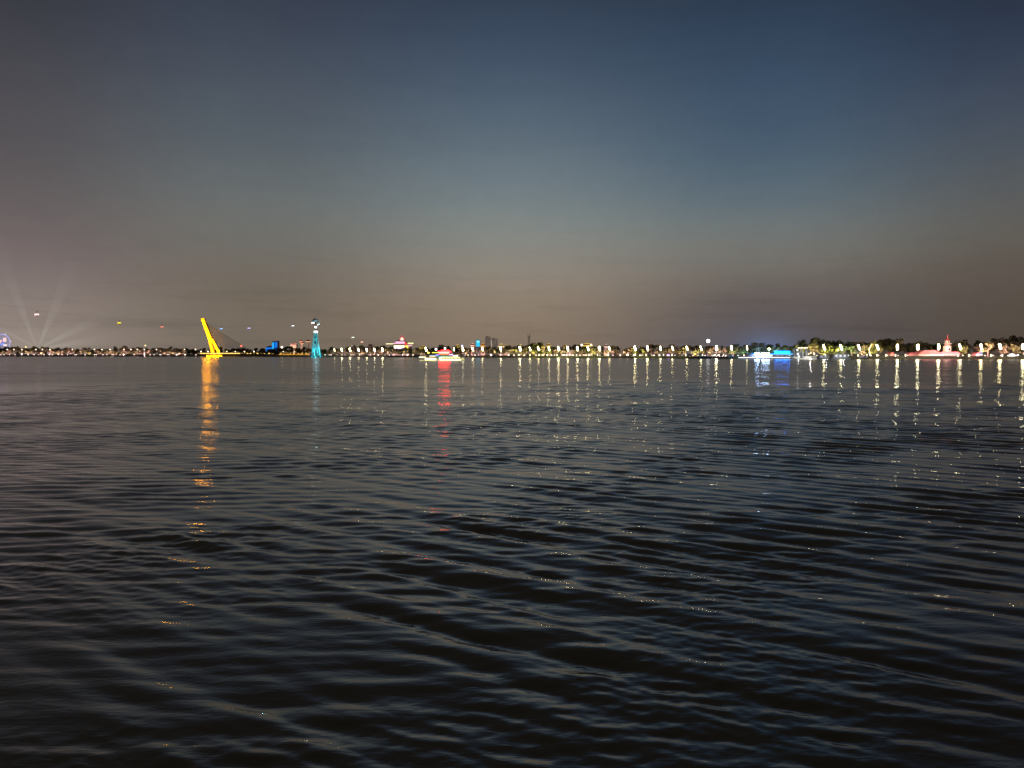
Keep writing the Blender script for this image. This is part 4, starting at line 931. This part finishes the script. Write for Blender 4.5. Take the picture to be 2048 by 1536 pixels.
for (w, y0, y1, m, nm) in ((7.4, 692.8, 703.5, M_white, 'turret_storey'), (5.6, 687.6, 692.6, M_pinkwall, 'turret_storey'), (4.4, 681.5, 686.4, M_white, 'turret_storey')):
    z1, z0 = H(0, y0)[1], H(0, y1)[1]; MB().lathe((xc, 1, z0), [(w*k, 0), (w*k*.96, z1-z0)], 8).build(nm, m, t)
for (w, y, hh) in ((8.2, 693.0, 1.0), (8.0, 687.6, 1.2), (5.4, 681.7, 4.2)):
    z = H(0, y)[1]; MB().lathe((xc, 1, z), [(w*k, 0), (w*k, .25), (w*k*.55, hh*k), (.25 if hh > 3 else w*k*.5, hh*k+.3 if hh < 3 else hh*k*1.7)], 8).build('turret_roof', M_white if hh < 3 else M_redroof, t)
z = H(0, 676)[1]; MB().tube((xc, 1, z), (xc, 1, H(0, 668.5)[1]), .35, .06, 8).build('spire', M_redroof, t)
z = H(0, 698.5)[1]
MB().prism([(xc-1.6*k, z-2*k), (xc+1.6*k, z-2*k), (xc+1.6*k, z+.8*k), (xc, z+2.2*k), (xc-1.6*k, z+.8*k)], 1-7.2*k-.4, 1-6.6*k).build('turret_window', M_glassd, t)
MB().box((xc, 1-4.3*k, H(0, 684)[1]), (2.4*k, .5, 3*k)).build('turret_window', M_glassd, t)
PK = (1, .15, .28)
for px_, ty, dz, pw, an, dy in ((1846, 704, 1.5, 26000, 120, -15), (1862, 704, 1.5, 26000, 120, -15), (1892, 705, 1.5, 26000, 120, -15)):
    p = W(px_, 708, d+dy); lamp('SPOT', (p.x, p.y, 3.2), W(px_, ty, d), PK, pw*.075, t, an, .8, .3)
for px_, ty, pw, c in ((1886, 698, 16000, (1, .78, .80)), (1905, 698, 16000, (1, .78, .80)), (1896, 682, 40000, (1, .42, .45))):
    p = W(px_, 708, d-9); lamp('SPOT', (p.x, p.y, 8.6), W(1895.5, ty, d), c, pw*.035, t, 50, .6, .25)
for p in (1838, 1849, 1860, 1871): x0, z = H(p, 710.6); MB().box((x0, -6.8, z-.25), (6.5*k, .16, .42)).build('light_strip', emit((1, .68, .78), .9), t)
for nm, a, b, tp, lb in (('red_cottage', 1776, 1785, 704.5, 'tiny dim red cottage among the dark trees'), ('red_cottage', 1812, 1828, 705, 'low red-roofed cottage adjoining the pink house'), ('red_kiosk', 1947, 1957, 704.5, 'small bright pink gabled kiosk right of the pink house')):
    d = D((a+b)/2)+31; k = d/FPX; t2 = thing(nm, (X((a+b)/2, d), d, 2.3), lb, 'house'); w = (b-a)*k; zt_ = Z(tp, d)-2.3; ze = zt_*.55
    MB().box((0, 0, ze/2), (w*.9, 6, ze)).build('wall', M_pinkwall, t2); MB().prism([(-w/2, ze), (w/2, ze), (w*.12, zt_), (-w*.12, zt_)], -3.4, 3.4).build('roof', M_redroof, t2)
    MB().box((0, -3.1, ze*.5), (w*.3, .15, ze*.5)).build('window', emit((1, .7, .5), .5), t2)
    lamp('SPOT', (t2.location.x, d-9, 3), (t2.location.x, d, 2.3+zt_*.7), PK, 220 if a < 1800 else 450 if a < 1900 else 2500, t2, 110, .8, .3)
# blue and white lit statue, white lit boulder
d = D(1962)+7; k = d/FPX; t = thing('figure_sculpture', (X(1962.5, d), d, 2.2), 'blue and white banded sculpture under a tall lamp', 'sculpture')
MB().lathe((0, 0, 0), [(1.6, 0), (1.6, .6), (1.0, .7)], 14).build('plinth', M_stone, t)
MB().lathe((0, 0, .7), [(.9, 0), (1.0, .6), (.75, 1.3)], 14).build('lower_band', emit((.9, .95, 1), 1.2), t, smooth=True)
MB().lathe((0, 0, 2.0), [(.75, 0), (.9, .4), (.6, 1.0)], 14).build('blue_band', emit((.12, .25, .9), .5), t, smooth=True)
MB().ball((0, 0, 3.5), .75, 14).build('head', emit((.9, .95, 1), 1.3), t, smooth=True)
d = D(2023)+8; k = d/FPX; t = thing('tent', (X(2024, d), d, 2.25), 'low white glowing tent near the picture edge', 'tent')
mb = MB(); mb.lathe((0, 0, 0), [(2.2, 0), (2.3, .7), (1.8, 1.5), (.9, 2.0), (.1, 2.15)], 14); mb.build('cloth', emit((1, .93, .9), 1.7), t, smooth=True)
MB().tube((0, 0, 2.1), (0, 0, 2.7), .06, .04, 6).build('pole', M_pole, t)
